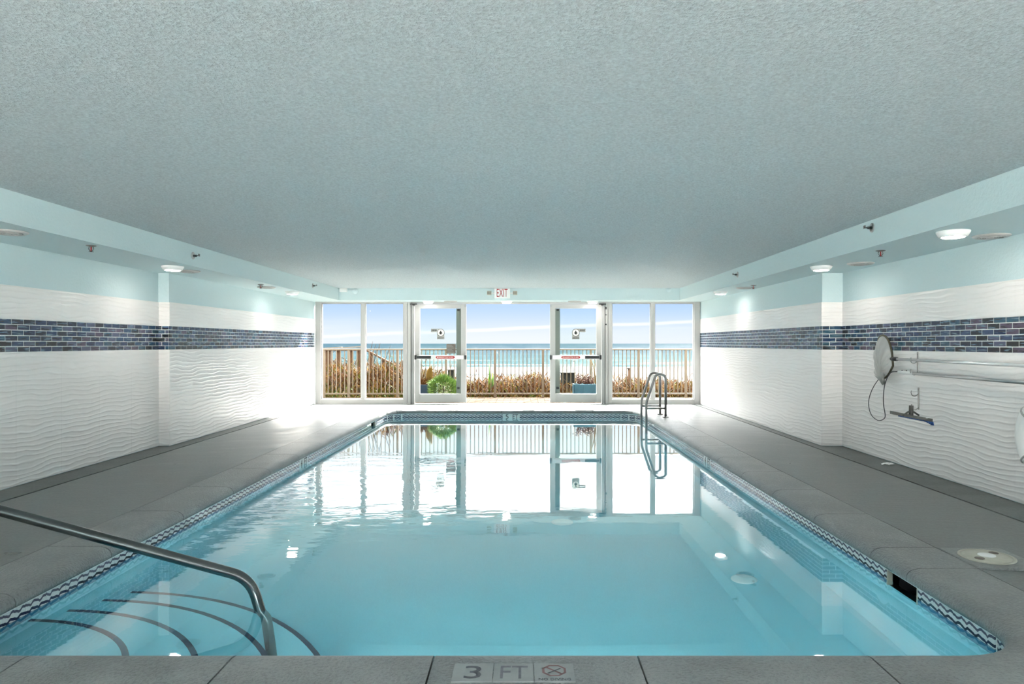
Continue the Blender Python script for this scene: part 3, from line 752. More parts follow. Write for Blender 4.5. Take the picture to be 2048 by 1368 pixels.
# depth marker tiles set in the near coping
Yd = 2.585
for k, (txt) in enumerate(('3', 'FT', 'ND')):
    x = -.186+.148*k
    t_ = MB().box(-.0725, .0725, -.071, .071, -.004, .0035).build('depth_tile', M['marker_worn'], pool, (x, Yd, ZCOP))
    if k == 0: t_['label'] = 'grey tile reading 3'
    if txt != 'ND':
        o = obj('lettering', text_mesh(txt, .062 if k == 0 else .10, .098, M['faded'] if k == 0 else M['faded_light']), t_, (0 if k == 0 else .002, 0, .0036), (-math.pi/2, 0, 0))
    else:
        t_['label'] = 'grey tile with faded red no diving sign'
        oc = [(.047*math.cos(math.pi/8+math.pi/4*i), .012+.047*math.sin(math.pi/8+math.pi/4*i)) for i in range(8)]
        oi_ = [(.038*math.cos(math.pi/8+math.pi/4*i), .012+.038*math.sin(math.pi/8+math.pi/4*i)) for i in range(8)]
        mb = MB(); mb.add([(*p, .0042) for p in oc]+[(*p, .0042) for p in oi_], [(i, (i+1) % 8, 8+(i+1) % 8, 8+i) for i in range(8)])
        mb.add([(-.032, .036, .0042), (-.026, .042, .0042), (.032, -.014, .0042), (.026, -.02, .0042)], [(0, 1, 2, 3)])
        mb.build('no_diving_symbol', M['faded_red'], t_)
        dv = MB().add([(-.026, -.008, .0044), (-.020, -.012, .0044), (.026, .026, .0044), (.022, .031, .0044)], [(0, 1, 2, 3)]); dv.build('diver_figure', M['faded'], t_)
        obj('lettering', text_mesh('NO DIVING', .115, .016, M['faded']), t_, (0, -.055, .0036), (-math.pi/2, 0, 0))
for o in list(pool.children):
    if o.name.startswith('depth_tile'):
        for c in o.children:
            if c.name.startswith('lettering'): c.rotation_euler = (-math.pi/2, 0, 0)

# ------------------------------------------------------------------ skimmer lid
sl = thing('skimmer_lid', 'round tan plastic skimmer lid set in the deck beside the pool', 'lid', (2.60, 3.99, ZCOP))
MB().lathe([(.142, 0), (.142, .006), (.128, .007), (.126, .003)], 36).build('rim', M['tan_plastic'], sl)
MB().lathe([(.122, 0), (.122, .006), (.05, .010), (.0001, .010)], 36).build('cover', M['tan_plastic'], sl)
MB().lathe([(.046, .009), (.044, .013), (.0001, .014)], 24).build('centre_cap', M['white'], sl)
for a in (.6, .6+math.pi):
    MB().lathe([(.026, .007), (.024, .0105), (.0001, .0105)], 16, (.085*math.cos(a), .085*math.sin(a), 0)).build('finger_hole', M['notice'], sl)

# ------------------------------------------------------------------ handrail into the pool
R = thing('pool_handrail', 'bent stainless steel handrail reaching down into the pool at lower left', 'handrail', (-1.31, 3.57, -.8))
def loc(p, o): return Vector(p)-Vector(o)
ro = (-1.31, 3.57, -.8)
pts = [(-3.30, 3.50, ZCOP-.02), (-3.30, 3.50, .62), (-1.37, 3.555, .075), (-1.30, 3.58, -.2), (-1.27, 3.60, -.86)]
MB().tube(fillet([loc(p, ro) for p in pts], [.2, .17, .3], 8), .0265, 16).build('rail', M['steel'], R)
MB().lathe([(.06, 0), (.06, .012), (.03, .03)], 24, loc((-3.30, 3.50, .042), ro)).build('base_flange', M['steel'], R)

# ------------------------------------------------------------------ pool ladder
LO = (2.15, 11.76, -.9)
L = thing('pool_ladder', 'steel pool ladder with two arched rails at the far right corner', 'ladder', LO)
for y in (11.53, 12.0):
    pts = [(1.985, y, -.92), (1.985, y, .30), (2.12, y, .70), (2.16, y, .76), (2.30, y, .74), (2.30, y, .60), (2.30, y, .05)]
    pts = [(1.985, y, -.92), (1.985, y, .29), (2.145, y, .76), (2.30, y, .74), (2.30, y, .05)]
    r1 = MB().tube(fillet([loc(p, LO) for p in pts], [.3, .11, .085], 8), .0215, 14).build('rail', M['ladder'], L)
    MB().tube([loc((1.985, y, .195), LO), loc((2.30, y, .195), LO)], .018, 10).build('cross_brace', M['ladder'], r1)
    MB().lathe([(.052, 0), (.052, .012), (.024, .02)], 20, loc((2.30, y, ZCOP), LO)).build('foot_flange', M['ladder'], r1)
for z in (-.18, -.45, -.72):
    MB().bbox(1.95-LO[0], 2.03-LO[0], 11.53-LO[1], 12.0-LO[1], z-LO[2], z+.03-LO[2], .006).build('tread', M['white'], L)

# ------------------------------------------------------------------ ceiling fittings
def make_light(loc_, label, r=.105):
    t_ = thing('ceiling_light', label, 'light', loc_, 'round soffit lights')
    MB().lathe([(r+.012, 0), (r+.01, -.012), (r-.006, -.04), (r-.02, -.046)], 32).build('housing', M['white'], t_)
    MB().lathe([(r-.02, -.043), (r-.03, -.049), (.0001, -.053)], 32).build('lens', M['lens'], t_)
    return t_
L0 = make_light((-3.89, 7.86, ZS), 'round white ceiling light above the left wall step')
for p_, lb in (((-3.81, 11.67, ZS), 'round white ceiling light on left soffit nearest the windows'),
               ((3.27, 5.41, ZS), 'large bright round ceiling light on right soffit, nearest the camera'),
               ((3.29, 7.86, ZS), 'round ceiling light above the right wall step'),
               ((3.23, 11.67, ZS), 'round ceiling light on right soffit nearest the windows'),
               ((-1.93, 14.3, ZS), 'small ceiling light above the left glass door'),
               ((-.35, 14.3, ZS), 'small ceiling light under the exit sign'),
               ((1.38, 14.3, ZS), 'small ceiling light above the right glass door')):
    copy_tree(L0, p_, lb)
slat_meshes = [MB().tube([(rr*math.cos(a), rr*math.sin(a), -.017) for a in [2*math.pi*k/28 for k in range(28)]], .004, 6, True).mesh('grille_ring', M['frame_grey']) for rr in (.085, .068, .051, .034, .017)]
def make_vent(loc_, label):
    t_ = thing('ceiling_speaker', label, 'grille', loc_, 'round soffit grilles')
    MB().lathe([(.135, 0), (.133, -.008), (.115, -.018), (.098, -.014), (.098, 0)], 32).build('rim', M['white_frame'], t_)
    MB().lathe([(.098, -.004), (.0001, -.006)], 28).build('backing', M['dark_grey'], t_)
    for m_ in slat_meshes: obj('grille_ring', m_, t_)
    return t_
V0 = make_vent((-3.94, 5.42, ZS), 'round soffit grille at the left edge of the picture')
for p_, lb in (((-3.95, 8.35, ZS), 'round grille just beyond the light at the left wall step'),
               ((-3.90, 10.75, ZS), 'flat round grille farther along the left soffit, nearest the windows'),
               ((3.70, 5.62, ZS), 'large round grille on right soffit beside the brightest light'),
               ((3.58, 7.55, ZS), 'round grille on right soffit near the wall step'),
               ((3.38, 10.85, ZS), 'flat round grille farther along the right soffit, nearest the windows'),
               ((-1.48, 14.32, ZS), 'small round grille over the left side of the doorway'),
               ((1.02, 14.32, ZS), 'small round grille over the right side of the doorway')):
    copy_tree(V0, p_, lb)
def make_pendent(loc_, label):
    t_ = thing('pendent_sprinkler', label, 'sprinkler', loc_, 'pendent sprinklers')
    MB().lathe([(.042, 0), (.042, -.004), (.02, -.010), (.012, -.010)], 20).build('escutcheon', M['dark_grey'], t_)
    fr = MB()
    for s in (-1, 1): fr.tube(spline([(s*.014, 0, -.008), (s*.022, 0, -.026), (s*.012, 0, -.044), (0, 0, -.052)], 4), .003, 6)
    fr.build('yoke', M['steel'], t_)
    MB().lathe([(.005, -.010), (.005, -.05)], 8).build('bulb', M['red'], t_)
    MB().lathe([(.0001, -.052), (.02, -.053), (.02, -.056), (.0001, -.056)], 14).build('deflector', M['steel'], t_)
    return t_
P0 = make_pendent((-3.78, 6.2, ZS), 'pendent sprinkler under left soffit, nearest the camera')
for p_, lb in (((-3.82, 10.3, ZS), 'pendent sprinkler under left soffit, farther from camera'), ((3.28, 6.53, ZS), 'pendent sprinkler under right soffit, nearest the camera'), ((3.36, 10.4, ZS), 'pendent sprinkler under right soffit, farther from camera')):
    copy_tree(P0, p_, lb)
def make_side(loc_, label, rz):
    t_ = thing('sidewall_sprinkler', label, 'sprinkler', loc_, 'sidewall sprinklers', rz)
    MB().lathe([(.042, 0), (.042, .005), (.026, .012), (.024, .004)], 22, axis='X').build('escutcheon', M['silver'], t_)
    MB().lathe([(.012, 0), (.012, .04), (.006, .045)], 12, axis='X').build('stem', M['steel'], t_)
    fr = MB()
    for s in (-1, 1): fr.tube([(.03, s*.011, 0), (.055, s*.016, 0), (.07, 0, 0)], .003, 6)
    fr.build('yoke', M['steel'], t_)
    MB().box(.066, .07, -.018, .018, -.006, .02).build('deflector', M['dark_grey'], t_)
    return t_
make_side((SL, 7.85, 2.22), 'sidewall sprinkler on left soffit face, nearest the camera', 0)
make_side((SL, 12.3, 2.25), 'sidewall sprinkler on left soffit face, near the windows', 0)
make_side((SR, 6.26, 2.27), 'sidewall sprinkler on right soffit face, nearest the camera', math.pi)
make_side((SR, 10.2, 2.24), 'sidewall sprinkler on right soffit face, farther from camera', math.pi)

# ------------------------------------------------------------------ exit sign and beam fittings
def bp_(x, y): return at(x, y, YBM)
ec = bp_(1004.5, 586.5)
E = thing('exit_sign', 'white exit sign with red letters and two emergency lamp heads', 'sign', (ec.x, YBM, ec.z))
MB().bbox(-.155, .155, -.05, 0, -.10, .095, .008).build('housing', M['white'], E)
obj('lettering', text_mesh('EXIT', .215, .155, M['red'], .002), E, (0, -.0505, .004))
for s in (-1, 1):
    MB().tube([(s*.15, -.025, .0), (s*.215, -.03, .0)], .012, 10).build('lamp_arm', M['white'], E)
    h = MB().bbox(s*.255-.042, s*.255+.042, -.075, -.006, -.038, .042, .006).build('lamp_head', M['tan_plastic'], E)
    b_ = MB()
    for k in range(4): b_.box(s*.255-.032+.0175*k, s*.255-.022+.0175*k, -.0775, -.0745, -.028, .03)
    b_.build('lamp_louvre', M['notice'], h)
q = bp_(688, 580); B = thing('alarm_box', 'small white alarm box at left end of the beam', 'box', (q.x, YBM, q.z))
MB().bbox(-.07, .07, -.07, 0, -.042, .042, .006).build('case', M['white'], B)
MB().box(-.07, .07, -.066, -.004, .042, .048).build('top_plate', M['dark_grey'], B)
q = bp_(710.5, 582); B = thing('round_cover_plate', 'faint round painted cover plate beside the alarm box', 'cover plate', (q.x, YBM, q.z))
MB().lathe([(.062, 0), (.06, -.006), (.0001, -.008)], 24, axis='Y').build('plate', M['paint'], B)
MB().lathe([(.008, -.008), (.007, -.011), (.0001, -.011)], 10, axis='Y').build('screw', M['paint'], B)
q = bp_(1337, 579); B = thing('round_cover_plate', 'faint round painted cover plate at right end of the beam', 'cover plate', (q.x, YBM, q.z))
MB().lathe([(.055, 0), (.053, -.006), (.0001, -.008)], 24, axis='Y').build('plate', M['paint'], B)
MB().lathe([(.008, -.008), (.007, -.011), (.0001, -.011)], 10, axis='Y').build('screw', M['paint'], B)

# ------------------------------------------------------------------ cleaning gear on the right wall
WX = RN-.012
def on_wall(x, y, d=0):       # a point d off the right wall that shows at this pixel
    X = WX-d; Y = F*X/(x-CX); return Vector((X, Y, H-(y-CY)*Y/F))
def rack(label, x, y0, y1, hooks):
    a, b = on_wall(x, y0), on_wall(x, y1); o = (WX, a.y, b.z)
    t_ = thing('wall_hook', label, 'hook', o)
    MB().bbox(-.006, 0, -.012, .012, 0, a.z-b.z, .002).build('back_strip', M['ladder'], t_)
    for hz in hooks:
        MB().tube(spline([(-.004, 0, hz), (-.03, 0, hz-.022), (-.062, 0, hz-.018), (-.075, 0, hz+.012), (-.068, 0, hz+.03)], 5), .0045, 8).build('hook', M['ladder'], t_)
    for hz in (.02, a.z-b.z-.02): MB().lathe([(.006, -.006), (.005, -.0085), (.0001, -.009)], 8, (0, 0, hz), 'X').build('screw', M['dark_grey'], t_)
    return t_
rack('silver double hook holding the two long poles', 1836, 704, 748, (.13, .015))
rack('silver double hook above the brush head', 1837.5, 775, 819, (.155, .02))
# leaf net
n0 = on_wall(1788, 718, .055)
NP = thing('leaf_skimmer_net', 'leaf skimmer net with dark frame and white bag on long aluminium pole', 'pool net', n0)
MB().tube([(0, 0, 0), (0, -2.6, -.012)], .0145, 12).build('pole', M['pole'], NP)
MB().tube([(0, .06, .0), (0, -.06, .0)], .02, 12).build('socket', M['black'], NP)
fp = [(0, .02, -.07), (.0, .03, .0), (.0, .05, .09), (.0, .12, .20), (.0, .22, .245), (.0, .31, .215), (.0, .345, .10), (.0, .345, -.06), (.0, .335, -.16), (.0, .26, -.215), (.0, .13, -.18)]
fs = spline(fp+[fp[0]], 4)[:-1]
MB().tube(fs, .011, 8, True).build('frame', M['net_frame'], NP)
mb = MB(); nr = 7; nn = len(fs); cen = Vector((0, .19, -.03))
for k in range(nr):
    t = k/(nr-1)
    for i, p_ in enumerate(fs):
        q = p_.lerp(cen+Vector((-.0, .03, -.26*t)), t*.88); q.x += -.05*math.sin(math.pi*t)*(1+.35*math.sin(i*1.7)) + .012*math.sin(i*2.3+t*5)*t
        mb.v.append(tuple(q))
for k in range(nr-1):
    for i in range(nn):
        j = (i+1) % nn; mb.f.append([k*nn+i, k*nn+j, (k+1)*nn+j, (k+1)*nn+i]); mb.m.append(0); mb.sm.append(True)
mb.f.append([(nr-1)*nn+i for i in range(nn)]); mb.m.append(0); mb.sm.append(True)
mb.build('net_bag', M['net'], NP)
# second pole and looped cable
p1 = on_wall(1799, 744.5, .055)
TP = thing('telescopic_pole', 'thinner aluminium pole hanging below the net pole, looped dark cable at its end', 'pole', p1)
MB().tube([(0, 0, 0), (0, -2.4, -.01)], .0135, 12).build('pole', M['silver'], TP)
MB().tube([(0, .01, 0), (0, -.25, -.0015)], .018, 12).build('grip', M['white'], TP)
for yy in (-.05, -.13): MB().lathe([(.006, .016), (.006, .024), (.0001, .025)], 8, (0, yy, 0)).build('lock_button', M['black'], TP)
cp = [(690, 648), (640, 642), (560, 650), (440, 715), (345, 850), (297, 990), (300, 1100), (335, 1190), (400, 1244), (455, 1245), (495, 1215), (497, 1160), (480, 1060), (478, 940), (490, 830), (520, 730), (570, 655), (640, 640)]
cpts = [on_wall(1690+a*.1608, 640+b*.1608, .05+.012*i/len(cp))-p1 for i, (a, b) in enumerate(cp)]
MB().tube(spline(cpts, 5), .0045, 7).build('cable', M['cable'], TP)
# brush head sticking out from the wall
bo = Vector((3.64, 6.65, .555))
BR_ = thing('pool_brush', 'worn grey pool brush head with blue bristles hanging on the wall', 'brush', bo)
def bl(x, y, Y): return at(x, y, Y)-bo
a, m_, b = bl(1782, 825.5, 6.75), bl(1822, 833.5, 6.68), bl(1863, 841, 6.62)
cur = spline([a, m_, b], 8)
mb = MB()
N = len(cur)
for p_ in cur:
    for (dy, dz) in ((-.02, .018), (.02, .018), (.022, -.012), (-.022, -.012)): mb.v.append((p_.x, p_.y+dy, p_.z+dz))
for i in range(N-1):
    for k in range(4): l = (k+1) % 4; mb.f.append([i*4+k, i*4+l, i*4+4+l, i*4+4+k]); mb.m.append(0); mb.sm.append(False)
mb.f += [[0, 1, 2, 3], [(N-1)*4+k for k in range(4)]]; mb.m += [0, 0]; mb.sm += [False, False]
mb.build('brush_back', M['brush'], BR_)
hs = bl(1822.5, 811, 6.68); MB().tube([hs, m_+Vector((0, 0, .01))], .02, 12).build('handle_socket', M['brush'], BR_)
for s in (-1, 1): MB().tube([m_+Vector((s*.075, 0, .012)), m_+Vector((s*.02, 0, .05))], .009, 8).build('socket_brace', M['brush'], BR_)
mb = MB()
for i in range(4, N):
    p_ = cur[i]; h_ = .003+.037*max(0, (i-N*.72)/(N*.28))
    for dy in (-.014, 0, .014): mb.tube([(p_.x, p_.y+dy, p_.z-.012), (p_.x+.008, p_.y+dy*1.3, p_.z-.012-h_)], [.010, .006], 6)
mb.build('bristles', M['bristle'], BR_, kind='stuff')
e_ = cur[-3]; MB().bbox(e_.x-.025, e_.x+.02, e_.y-.018, e_.y+.018, e_.z+.016, e_.z+.021, .002).build('end_clip', M['white'], BR_)
# ring buoy, mostly outside the picture
LB = thing('ring_buoy', 'white ring buoy on the right wall, cut by the picture edge', 'lifebuoy', (RN-.012, 5.14, .56))
ctr = [(-.075, .235*math.cos(a), .235*math.sin(a)) for a in [2*math.pi*k/40 for k in range(40)]]
MB().tube(ctr, .058, 14, True).build('ring', M['white'], LB)
for a in (math.pi/4, 3*math.pi/4, 5*math.pi/4, 7*math.pi/4):
    q = [(-.075+.061*math.cos(t), (.235+.061*math.sin(t))*math.cos(a), (.235+.061*math.sin(t))*math.sin(a)) for t in [2*math.pi*k/16 for k in range(16)]]
    MB().tube(q, .008, 6, True).build('strap', M['frame_grey'], LB)
rp = []
for k in range(64):
    a = 2*math.pi*k/64; rr = .298+.018*abs(math.sin(2*(a-math.pi/4))); rp.append((-.075, rr*math.cos(a), rr*math.sin(a)))
MB().tube(rp, .006, 6, True).build('grab_rope', M['white_print'], LB)
MB().tube([(0, 0, .30), (-.03, 0, .30), (-.07, 0, .29)], .006, 6).build('wall_peg', M['silver'], LB)
# scrap of clear plastic on the deck
sc_ = at(1775, 931, F*1.25/244)
mb = MB(); rnd = random.Random(3); NX = 7
for i in range(NX):
    for j in range(NX): mb.v.append((sc_.x-.06+.12*i/(NX-1)+rnd.uniform(-.006, .006), sc_.y-.03+.06*j/(NX-1)+rnd.uniform(-.006, .006), .007+rnd.uniform(0, .022)))
for i in range(NX-1):
    for j in range(NX-1): mb.f.append([i*NX+j, (i+1)*NX+j, (i+1)*NX+j+1, i*NX+j+1]); mb.m.append(0); mb.sm.append(False)
mb.build('plastic_scrap', M['white'], None, label='crumpled scrap of pale plastic lying on deck below the brush', category='litter')

# ------------------------------------------------------------------ outside: patio, fence, dunes, sea
gm = MB()
prof_g = [(YW+.14, -.07), (16.9, -.07), (18, -.25), (24, -.6), (40, -1.6), (70, -3.4), (95, -4.3), (130, -5)]
for i in range(len(prof_g)-1):
    (a, za), (b, zb) = prof_g[i], prof_g[i+1]
    gm.add([(-120, a, za), (120, a, za), (120, b, zb), (-120, b, zb)], [(0, 1, 2, 3)])
gm.build('ground', M['sand'], kind='structure')
MB().add([(-60, YB-60, -.1), (60, YB-60, -.1), (60, YB-.2, -.1), (-60, YB-.2, -.1)], [(0, 1, 2, 3)]).build('ground_rear_bounce', M['bounce_ground'], kind='structure')  # unseen ground, made pale to throw light up through the rear openings
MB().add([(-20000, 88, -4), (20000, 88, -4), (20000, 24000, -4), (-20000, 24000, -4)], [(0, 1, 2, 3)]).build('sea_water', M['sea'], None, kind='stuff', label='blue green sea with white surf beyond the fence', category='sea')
patio = thing('paved_patio', 'strip of warm tan brick paving outside the doors', 'paving', (0, 15.6, 0))
MB().box(-5.2, 5.2, YW+.16-15.6, 16.62-15.6, -.07, -.012).build('bedding', M['sand'], patio)
pm = MB().bbox(-.147, .147, -.0715, .0715, -.04, 0, .006).mesh('paver', M['paver'])
rows_n = 11
for j in range(rows_n):
    y = YW+.16+.0785+j*.15
    for i in range(27):
        x = -4.2+.3*i+(.15 if j % 2 else 0)
        obj('paver', pm, patio, (x, y-15.6, random.uniform(-.003, .003)))
YF = 16.4; KF = F/YF
fence = thing('balustrade_fence', 'taupe metal picket fence along the far side of the patio', 'fence', (0, YF, 0))
def fx(x): return (x-CX)/KF
posts = [648, 697.5, 795, 892, 990, 1086, 1181.5, 1277, 1371.5, 1468]
zt, zr = 1.13, .085
fx0, fx1 = fx(640), fx(1475)
MB().bbox(fx0, fx1, -.03, .03, zt-.035, zt, .006).build('top_rail', M['fence'], fence)
MB().bbox(fx0, fx1, -.015, .015, zr-.015, zr+.02, .004).build('bottom_rail', M['fence'], fence)
pom = MB().bbox(-.026, .026, -.026, .026, 0, zt-.03, .004).mesh('post', M['fence'])
pim = MB().box(-.0095, .0095, -.0095, .0095, zr, zt-.03).mesh('picket', M['fence'])
for p_ in posts: obj('post', pom, fence, (fx(p_), 0, 0))
for a, b in zip(posts[:-1], posts[1:]):
    n = max(1, round((b-a)/8.15))
    for k in range(1, n): obj('picket', pim, fence, (fx(a+(b-a)*k/n), 0, 0))
# dune scrub
rnd = random.Random(11)
def top_at(x, y):
    t = .80 if x < -2.9 else (.80-.38*(x+2.9)/1.2 if x < -1.7 else .40)
    if x > 1.8: t = .30
    return t
mb = MB(); mats_s = [M['dry'], M['straw'], M['olive'], M['twig'], M['leaf_dark']]
for i in range(26000):
    y = 16.75+rnd.random()**1.6*6.5; x = rnd.uniform(-6.2, 6.2)*y/16.4
    g0 = -.1-.09*(y-16.7)
    hmax = top_at(x*16.4/y, y)+.05*math.sin(x*5)+.06*math.sin(x*2.1+1)
    h = g0+(hmax-g0)*rnd.uniform(.15, 1.0)
    if rnd.random() < .02: h += rnd.uniform(.1, .45) if x < -1.4 else rnd.uniform(.05, .2)
    z0 = max(g0, h-rnd.uniform(.08, .34))
    lx, ly = rnd.uniform(-.22, .22), rnd.uniform(-.12, .12); wd = rnd.uniform(.006, .02)
    a = rnd.random()*math.pi; ux, uy = math.cos(a)*wd, math.sin(a)*wd
    lowf = (h-g0)/(hmax-g0+.01)
    r = rnd.random()
    mb.mi = (2 if r < .5 else (4 if r < .6 else 1)) if lowf < .45 else (0 if r < .45 else (1 if r < .62 else (3 if r < .9 else 2)))
    mb.add([(x-ux, y-uy, z0), (x+ux, y+uy, z0), (x+lx*.6+ux*.7, y+ly*.6+uy*.7, z0+(h-z0)*.65), (x+lx, y+ly, h)], [(0, 1, 2), (0, 2, 3)])
mb.mi = 0
mb.build('dune_scrub', mats_s, None, kind='stuff', label='dry brown and olive dune scrub growing behind the fence', category='scrub')
# green spiky plant behind the fence
yc = at(981, 775, 17.0); Yk = thing('yucca_plant', 'upright green spiky plant behind the fence in the open doorway', 'plant', (yc.x, 17.0, -.12))
for k in range(9):
    a = k*2.4; h = rnd.uniform(.62, .95)*(1 if k < 3 else .7); sp_ = rnd.uniform(.02, .12)
    bx_, by_ = math.cos(a), math.sin(a)
    MB().tube([(bx_*.02, by_*.02, 0), (bx_*sp_*.5, by_*sp_*.5, h*.6), (bx_*sp_, by_*sp_, h)], [.028, .024, .004], 5).build('leaf', M['leaf_dark' if k % 2 else 'leaf'], Yk)
# tall bare twigs
tw = thing('bare_shrub', 'tall leafless grey shrub rising above the fence left of the doors', 'shrub', (at(770, 700, 17.4).x, 17.4, -.15))
for k in range(16):
    x0 = rnd.uniform(-.7, .5); h = rnd.uniform(.9, 1.5)
    MB().tube(spline([(x0*.8, rnd.uniform(-.1, .1), 0), (x0+rnd.uniform(-.08, .08), 0, h*.5), (x0+rnd.uniform(-.2, .2), .02, h)], 4), [.007]*8+[.003], 5).build('stem', M['twig'], tw)
# timber dune walkway
WY = 20.0
wk = thing('dune_walkway', 'weathered timber walkway railing with a sloping handrail beyond the fence', 'walkway', (at(690, 700, WY).x, WY, -.4))
wo = Vector(wk.location)
for (x0, x1) in ((651.5, 662), (674, 681), (699.5, 706), (715, 724)):
    a, b = at(x0, 697, WY)-wo, at(x1, 697, WY)-wo; MB().bbox(a.x, b.x, -.06, .06, 0, a.z, .006).build('post', M['wood'], wk)
def plank(p, q, th, wd, mt_, nm, dy=0):
    a, b = at(*p, WY)-wo, at(*q, WY)-wo
    MB().add([(a.x, dy-wd, a.z-th), (b.x, dy-wd, b.z-th), (b.x, dy+wd, b.z-th), (a.x, dy+wd, a.z-th), (a.x, dy-wd, a.z), (b.x, dy-wd, b.z), (b.x, dy+wd, b.z), (a.x, dy+wd, a.z)], [(0, 3, 2, 1), (4, 5, 6, 7), (0, 1, 5, 4), (1, 2, 6, 5), (2, 3, 7, 6), (3, 0, 4, 7)]).build(nm, mt_, wk)
plank((645, 696), (684, 693.5), .03, .09, M['wood_light'], 'handrail_board'); plank((684, 695), (724, 692), .03, .09, M['wood_light'], 'handrail_board')
plank((648, 699), (724, 699), .035, .03, M['wood'], 'side_rail', -.07)
plank((724, 694), (798, 733), .05, .07, M['wood'], 'sloping_rail'); plank((724, 720), (798, 758), .05, .05, M['wood'], 'sloping_rail')
plank((648, 745), (724, 745), .3, .03, M['wood'], 'side_board', .05)
for x in (742, 768, 790):
    a = at(x, 704+(x-742)*.53, WY)-wo; MB().box(a.x-.04, a.x+.04, -.04, .04, 0, a.z).build('post', M['wood'], wk)
# lone posts and bins on the dune
p_ = at(1258.5, 735, 18.6); t_ = thing('timber_post', 'lone brown timber post beyond the fence, right of the doors', 'post', (p_.x, 18.6, -.35))
MB().tube([(0, 0, 0), (.0, 0, p_.z+.33)], .035, 10).build('shaft', M['wood'], t_); MB().lathe([(.045, 0), (.045, .03), (.03, .045)], 10, (-.02, 0, p_.z+.31)).build('cap', M['black'], t_)
p_ = at(1146.5, 722, 17.6); t_ = thing('timber_post', 'thin dark post seen through the right glass door', 'post', (p_.x, 17.6, -.25))
MB().tube([(0, 0, 0), (0, 0, p_.z+.24)], .016, 8).build('shaft', M['black'], t_); MB().lathe([(.02, 0), (.02, .02), (.01, .03)], 8, (0, 0, p_.z+.24)).build('cap', M['black'], t_)
def bin_(label, x0, x1, y0, Y):
    a, b = at(x0, y0, Y), at(x1, y0, Y); g = -.1-.09*(Y-16.7); t_ = thing('utility_box', label, 'box', ((a.x+b.x)/2, Y, g)); h = (b.x-a.x)/2
    MB().bbox(-h, h, -.15, .15, 0, a.z-g-.03, .01).build('body', M['bin'], t_); MB().bbox(-h-.02, h+.02, -.17, .17, a.z-g-.03, a.z-g, .008).build('lid', M['black'], t_)
bin_('dark grey utility box behind the fence, seen through right door', 1122, 1148, 744, 17.4)
bin_('small dark box behind the fence, seen through left door', 897, 908.5, 738, 17.4)
# planters by the doors
def planter(label, x0, x1, yt, Y, mt_):
    a, b = at(x0, yt, Y), at(x1, yt, Y); t_ = thing('planter', label, 'planter', ((a.x+b.x)/2, Y, 0)); h = (b.x-a.x)/2; z = a.z
    mb = MB(); tt_ = .02; d = .2
    mb.bbox(-h, h, -d, -d+tt_, 0, z, .005).bbox(-h, h, d-tt_, d, 0, z, .005).bbox(-h, -h+tt_, -d, d, 0, z, .005).bbox(h-tt_, h, -d, d, 0, z, .005).box(-h+.01, h-.01, -d+.01, d-.01, 0, .03)
    mb.build('tub', mt_, t_); MB().box(-h+.015, h-.015, -d+.015, d-.015, .03, z-.03).build('soil', M['soil'], t_)
    for s in (-1, 1): MB().bbox(s*h*.33-.006, s*h*.33+.006, -d-.008, -d, .0, z, .002).build('batten', mt_, t_)
    return t_, Vector(t_.location), z, h
pr, po, pz, ph = planter('blue rectangular planter of succulents behind the right door', 1146, 1206, 767.5, 15.5, M['planter_blue'])
sg = thing('succulent_plant', 'reddish brown succulent with bare stalks in the blue planter', 'plant', (po.x, po.y, pz-.03))
for k in range(26):
    x0 = rnd.uniform(-.8, .35)*ph; yy = rnd.uniform(-.1, .1); h = rnd.uniform(.06, .26); dx_ = rnd.uniform(-.05, .05)
    st = MB().tube([(x0, yy, 0), (x0+dx_, yy, h)], .006, 5).build('stem', M['twig'], sg)
    lv = MB()
    for j in range(9):
        t = .3+.7*j/8; a = j*2.4; c_ = Vector((x0+dx_*t, yy, h*t)); d_ = Vector((math.cos(a), math.sin(a), .55))*.035
        lv.tube([c_, c_+d_*.6, c_+d_], [.004, .011, .002], 5)
    lv.build('leaves', M['succulent'], st, kind='stuff')
for k in range(12):
    x0 = rnd.uniform(.2, .9)*ph; h = rnd.uniform(.25, .62)
    MB().tube(spline([(x0, 0, 0), (x0+rnd.uniform(-.04, .04), 0, h*.5), (x0+rnd.uniform(-.09, .09), 0, h)], 3), [.006]*6+[.003], 5).build('stalk', M['straw'], sg)
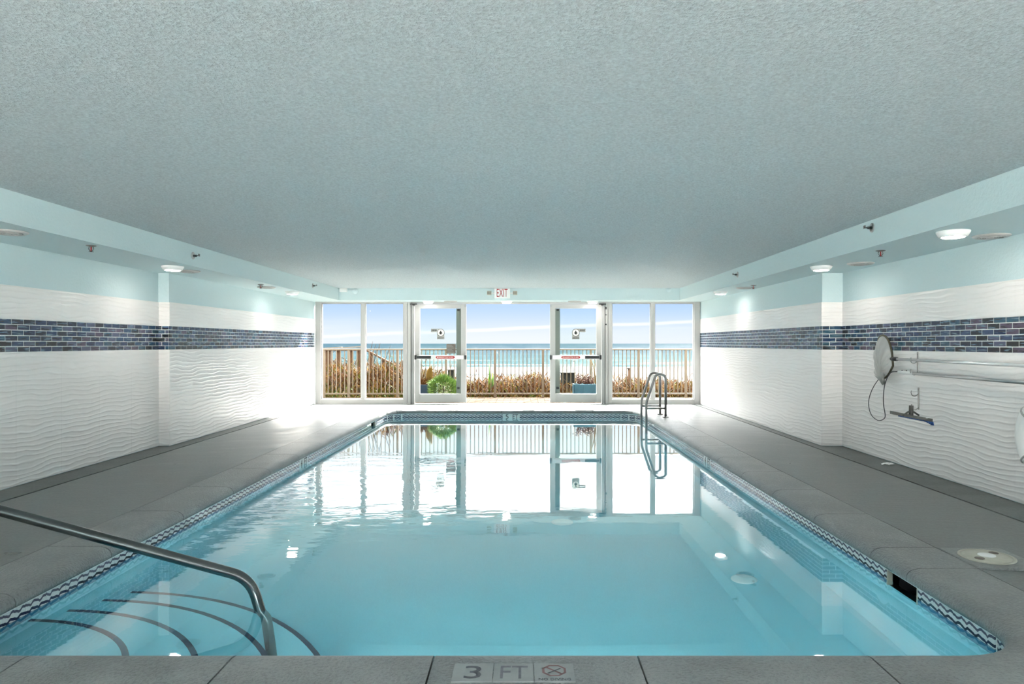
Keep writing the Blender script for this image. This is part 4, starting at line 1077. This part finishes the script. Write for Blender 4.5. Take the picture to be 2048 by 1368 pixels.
pl, po, pz, ph = planter('dark blue planter with dry plants behind the left door', 824, 874, 768.5, 15.5, M['planter_dark'])
dp = thing('dry_plant', 'dry brown plant with curled upright leaves in the dark planter', 'plant', (po.x, po.y, pz-.03))
for k in range(4):
    x0 = .08+.03*k; MB().tube(spline([(x0, 0, 0), (x0-.02, 0, .24), (x0+rnd.uniform(-.03, .05), 0, .40+.05*(k % 2))], 4), [.012, .016, .02, .024, .026, .024, .02, .012, .003], 6).build('leaf', M['straw'], dp)
lv = MB()
for i in range(520):
    x0 = rnd.uniform(-ph, ph)*.95; y0 = rnd.uniform(-.15, .15); h = rnd.uniform(.03, .20); wd = .007; dx_, dy_ = rnd.uniform(-.05, .05), rnd.uniform(-.05, .05)
    lv.add([(x0-wd, y0, max(0, h-.09)), (x0+wd, y0, max(0, h-.09)), (x0+dx_, y0+dy_, h)], [(0, 1, 2)])
lv.build('foliage', M['dry'], dp, kind='stuff')
bc = at(886, 777, 15.15)
gb = thing('green_bush', 'rounded bright green bush on the patio behind the left door', 'bush', (bc.x, 15.15, 0))
lv = MB()
for i in range(4200):
    th_, ph_ = rnd.random()*2*math.pi, math.acos(rnd.uniform(-.5, 1)); rr = rnd.uniform(.75, 1)**.5
    d_ = Vector((math.sin(ph_)*math.cos(th_)*.29, math.sin(ph_)*math.sin(th_)*.24, math.cos(ph_)*.26))
    c_ = d_*rr*(1+.08*math.sin(th_*5)+.07*math.sin(ph_*7)); c_.z += .28
    e_ = c_+d_.normalized()*rnd.uniform(.03, .075)+Vector((rnd.uniform(-.03, .03), rnd.uniform(-.03, .03), rnd.uniform(-.01, .03))); wv = Vector((rnd.uniform(-1, 1), rnd.uniform(-1, 1), rnd.uniform(-1, 1))).normalized()*.007
    lv.mi = 0 if rnd.random() < .6 else 1
    lv.add([c_-wv, c_+wv, e_], [(0, 1, 2)])
lv.build('foliage', [M['leaf'], M['leaf_dark']], gb, kind='stuff')
MB().tube([(0, 0, 0), (.02, 0, .2), (0, 0, .35)], [.03, .025, .012], 8).build('trunk', M['twig'], gb)
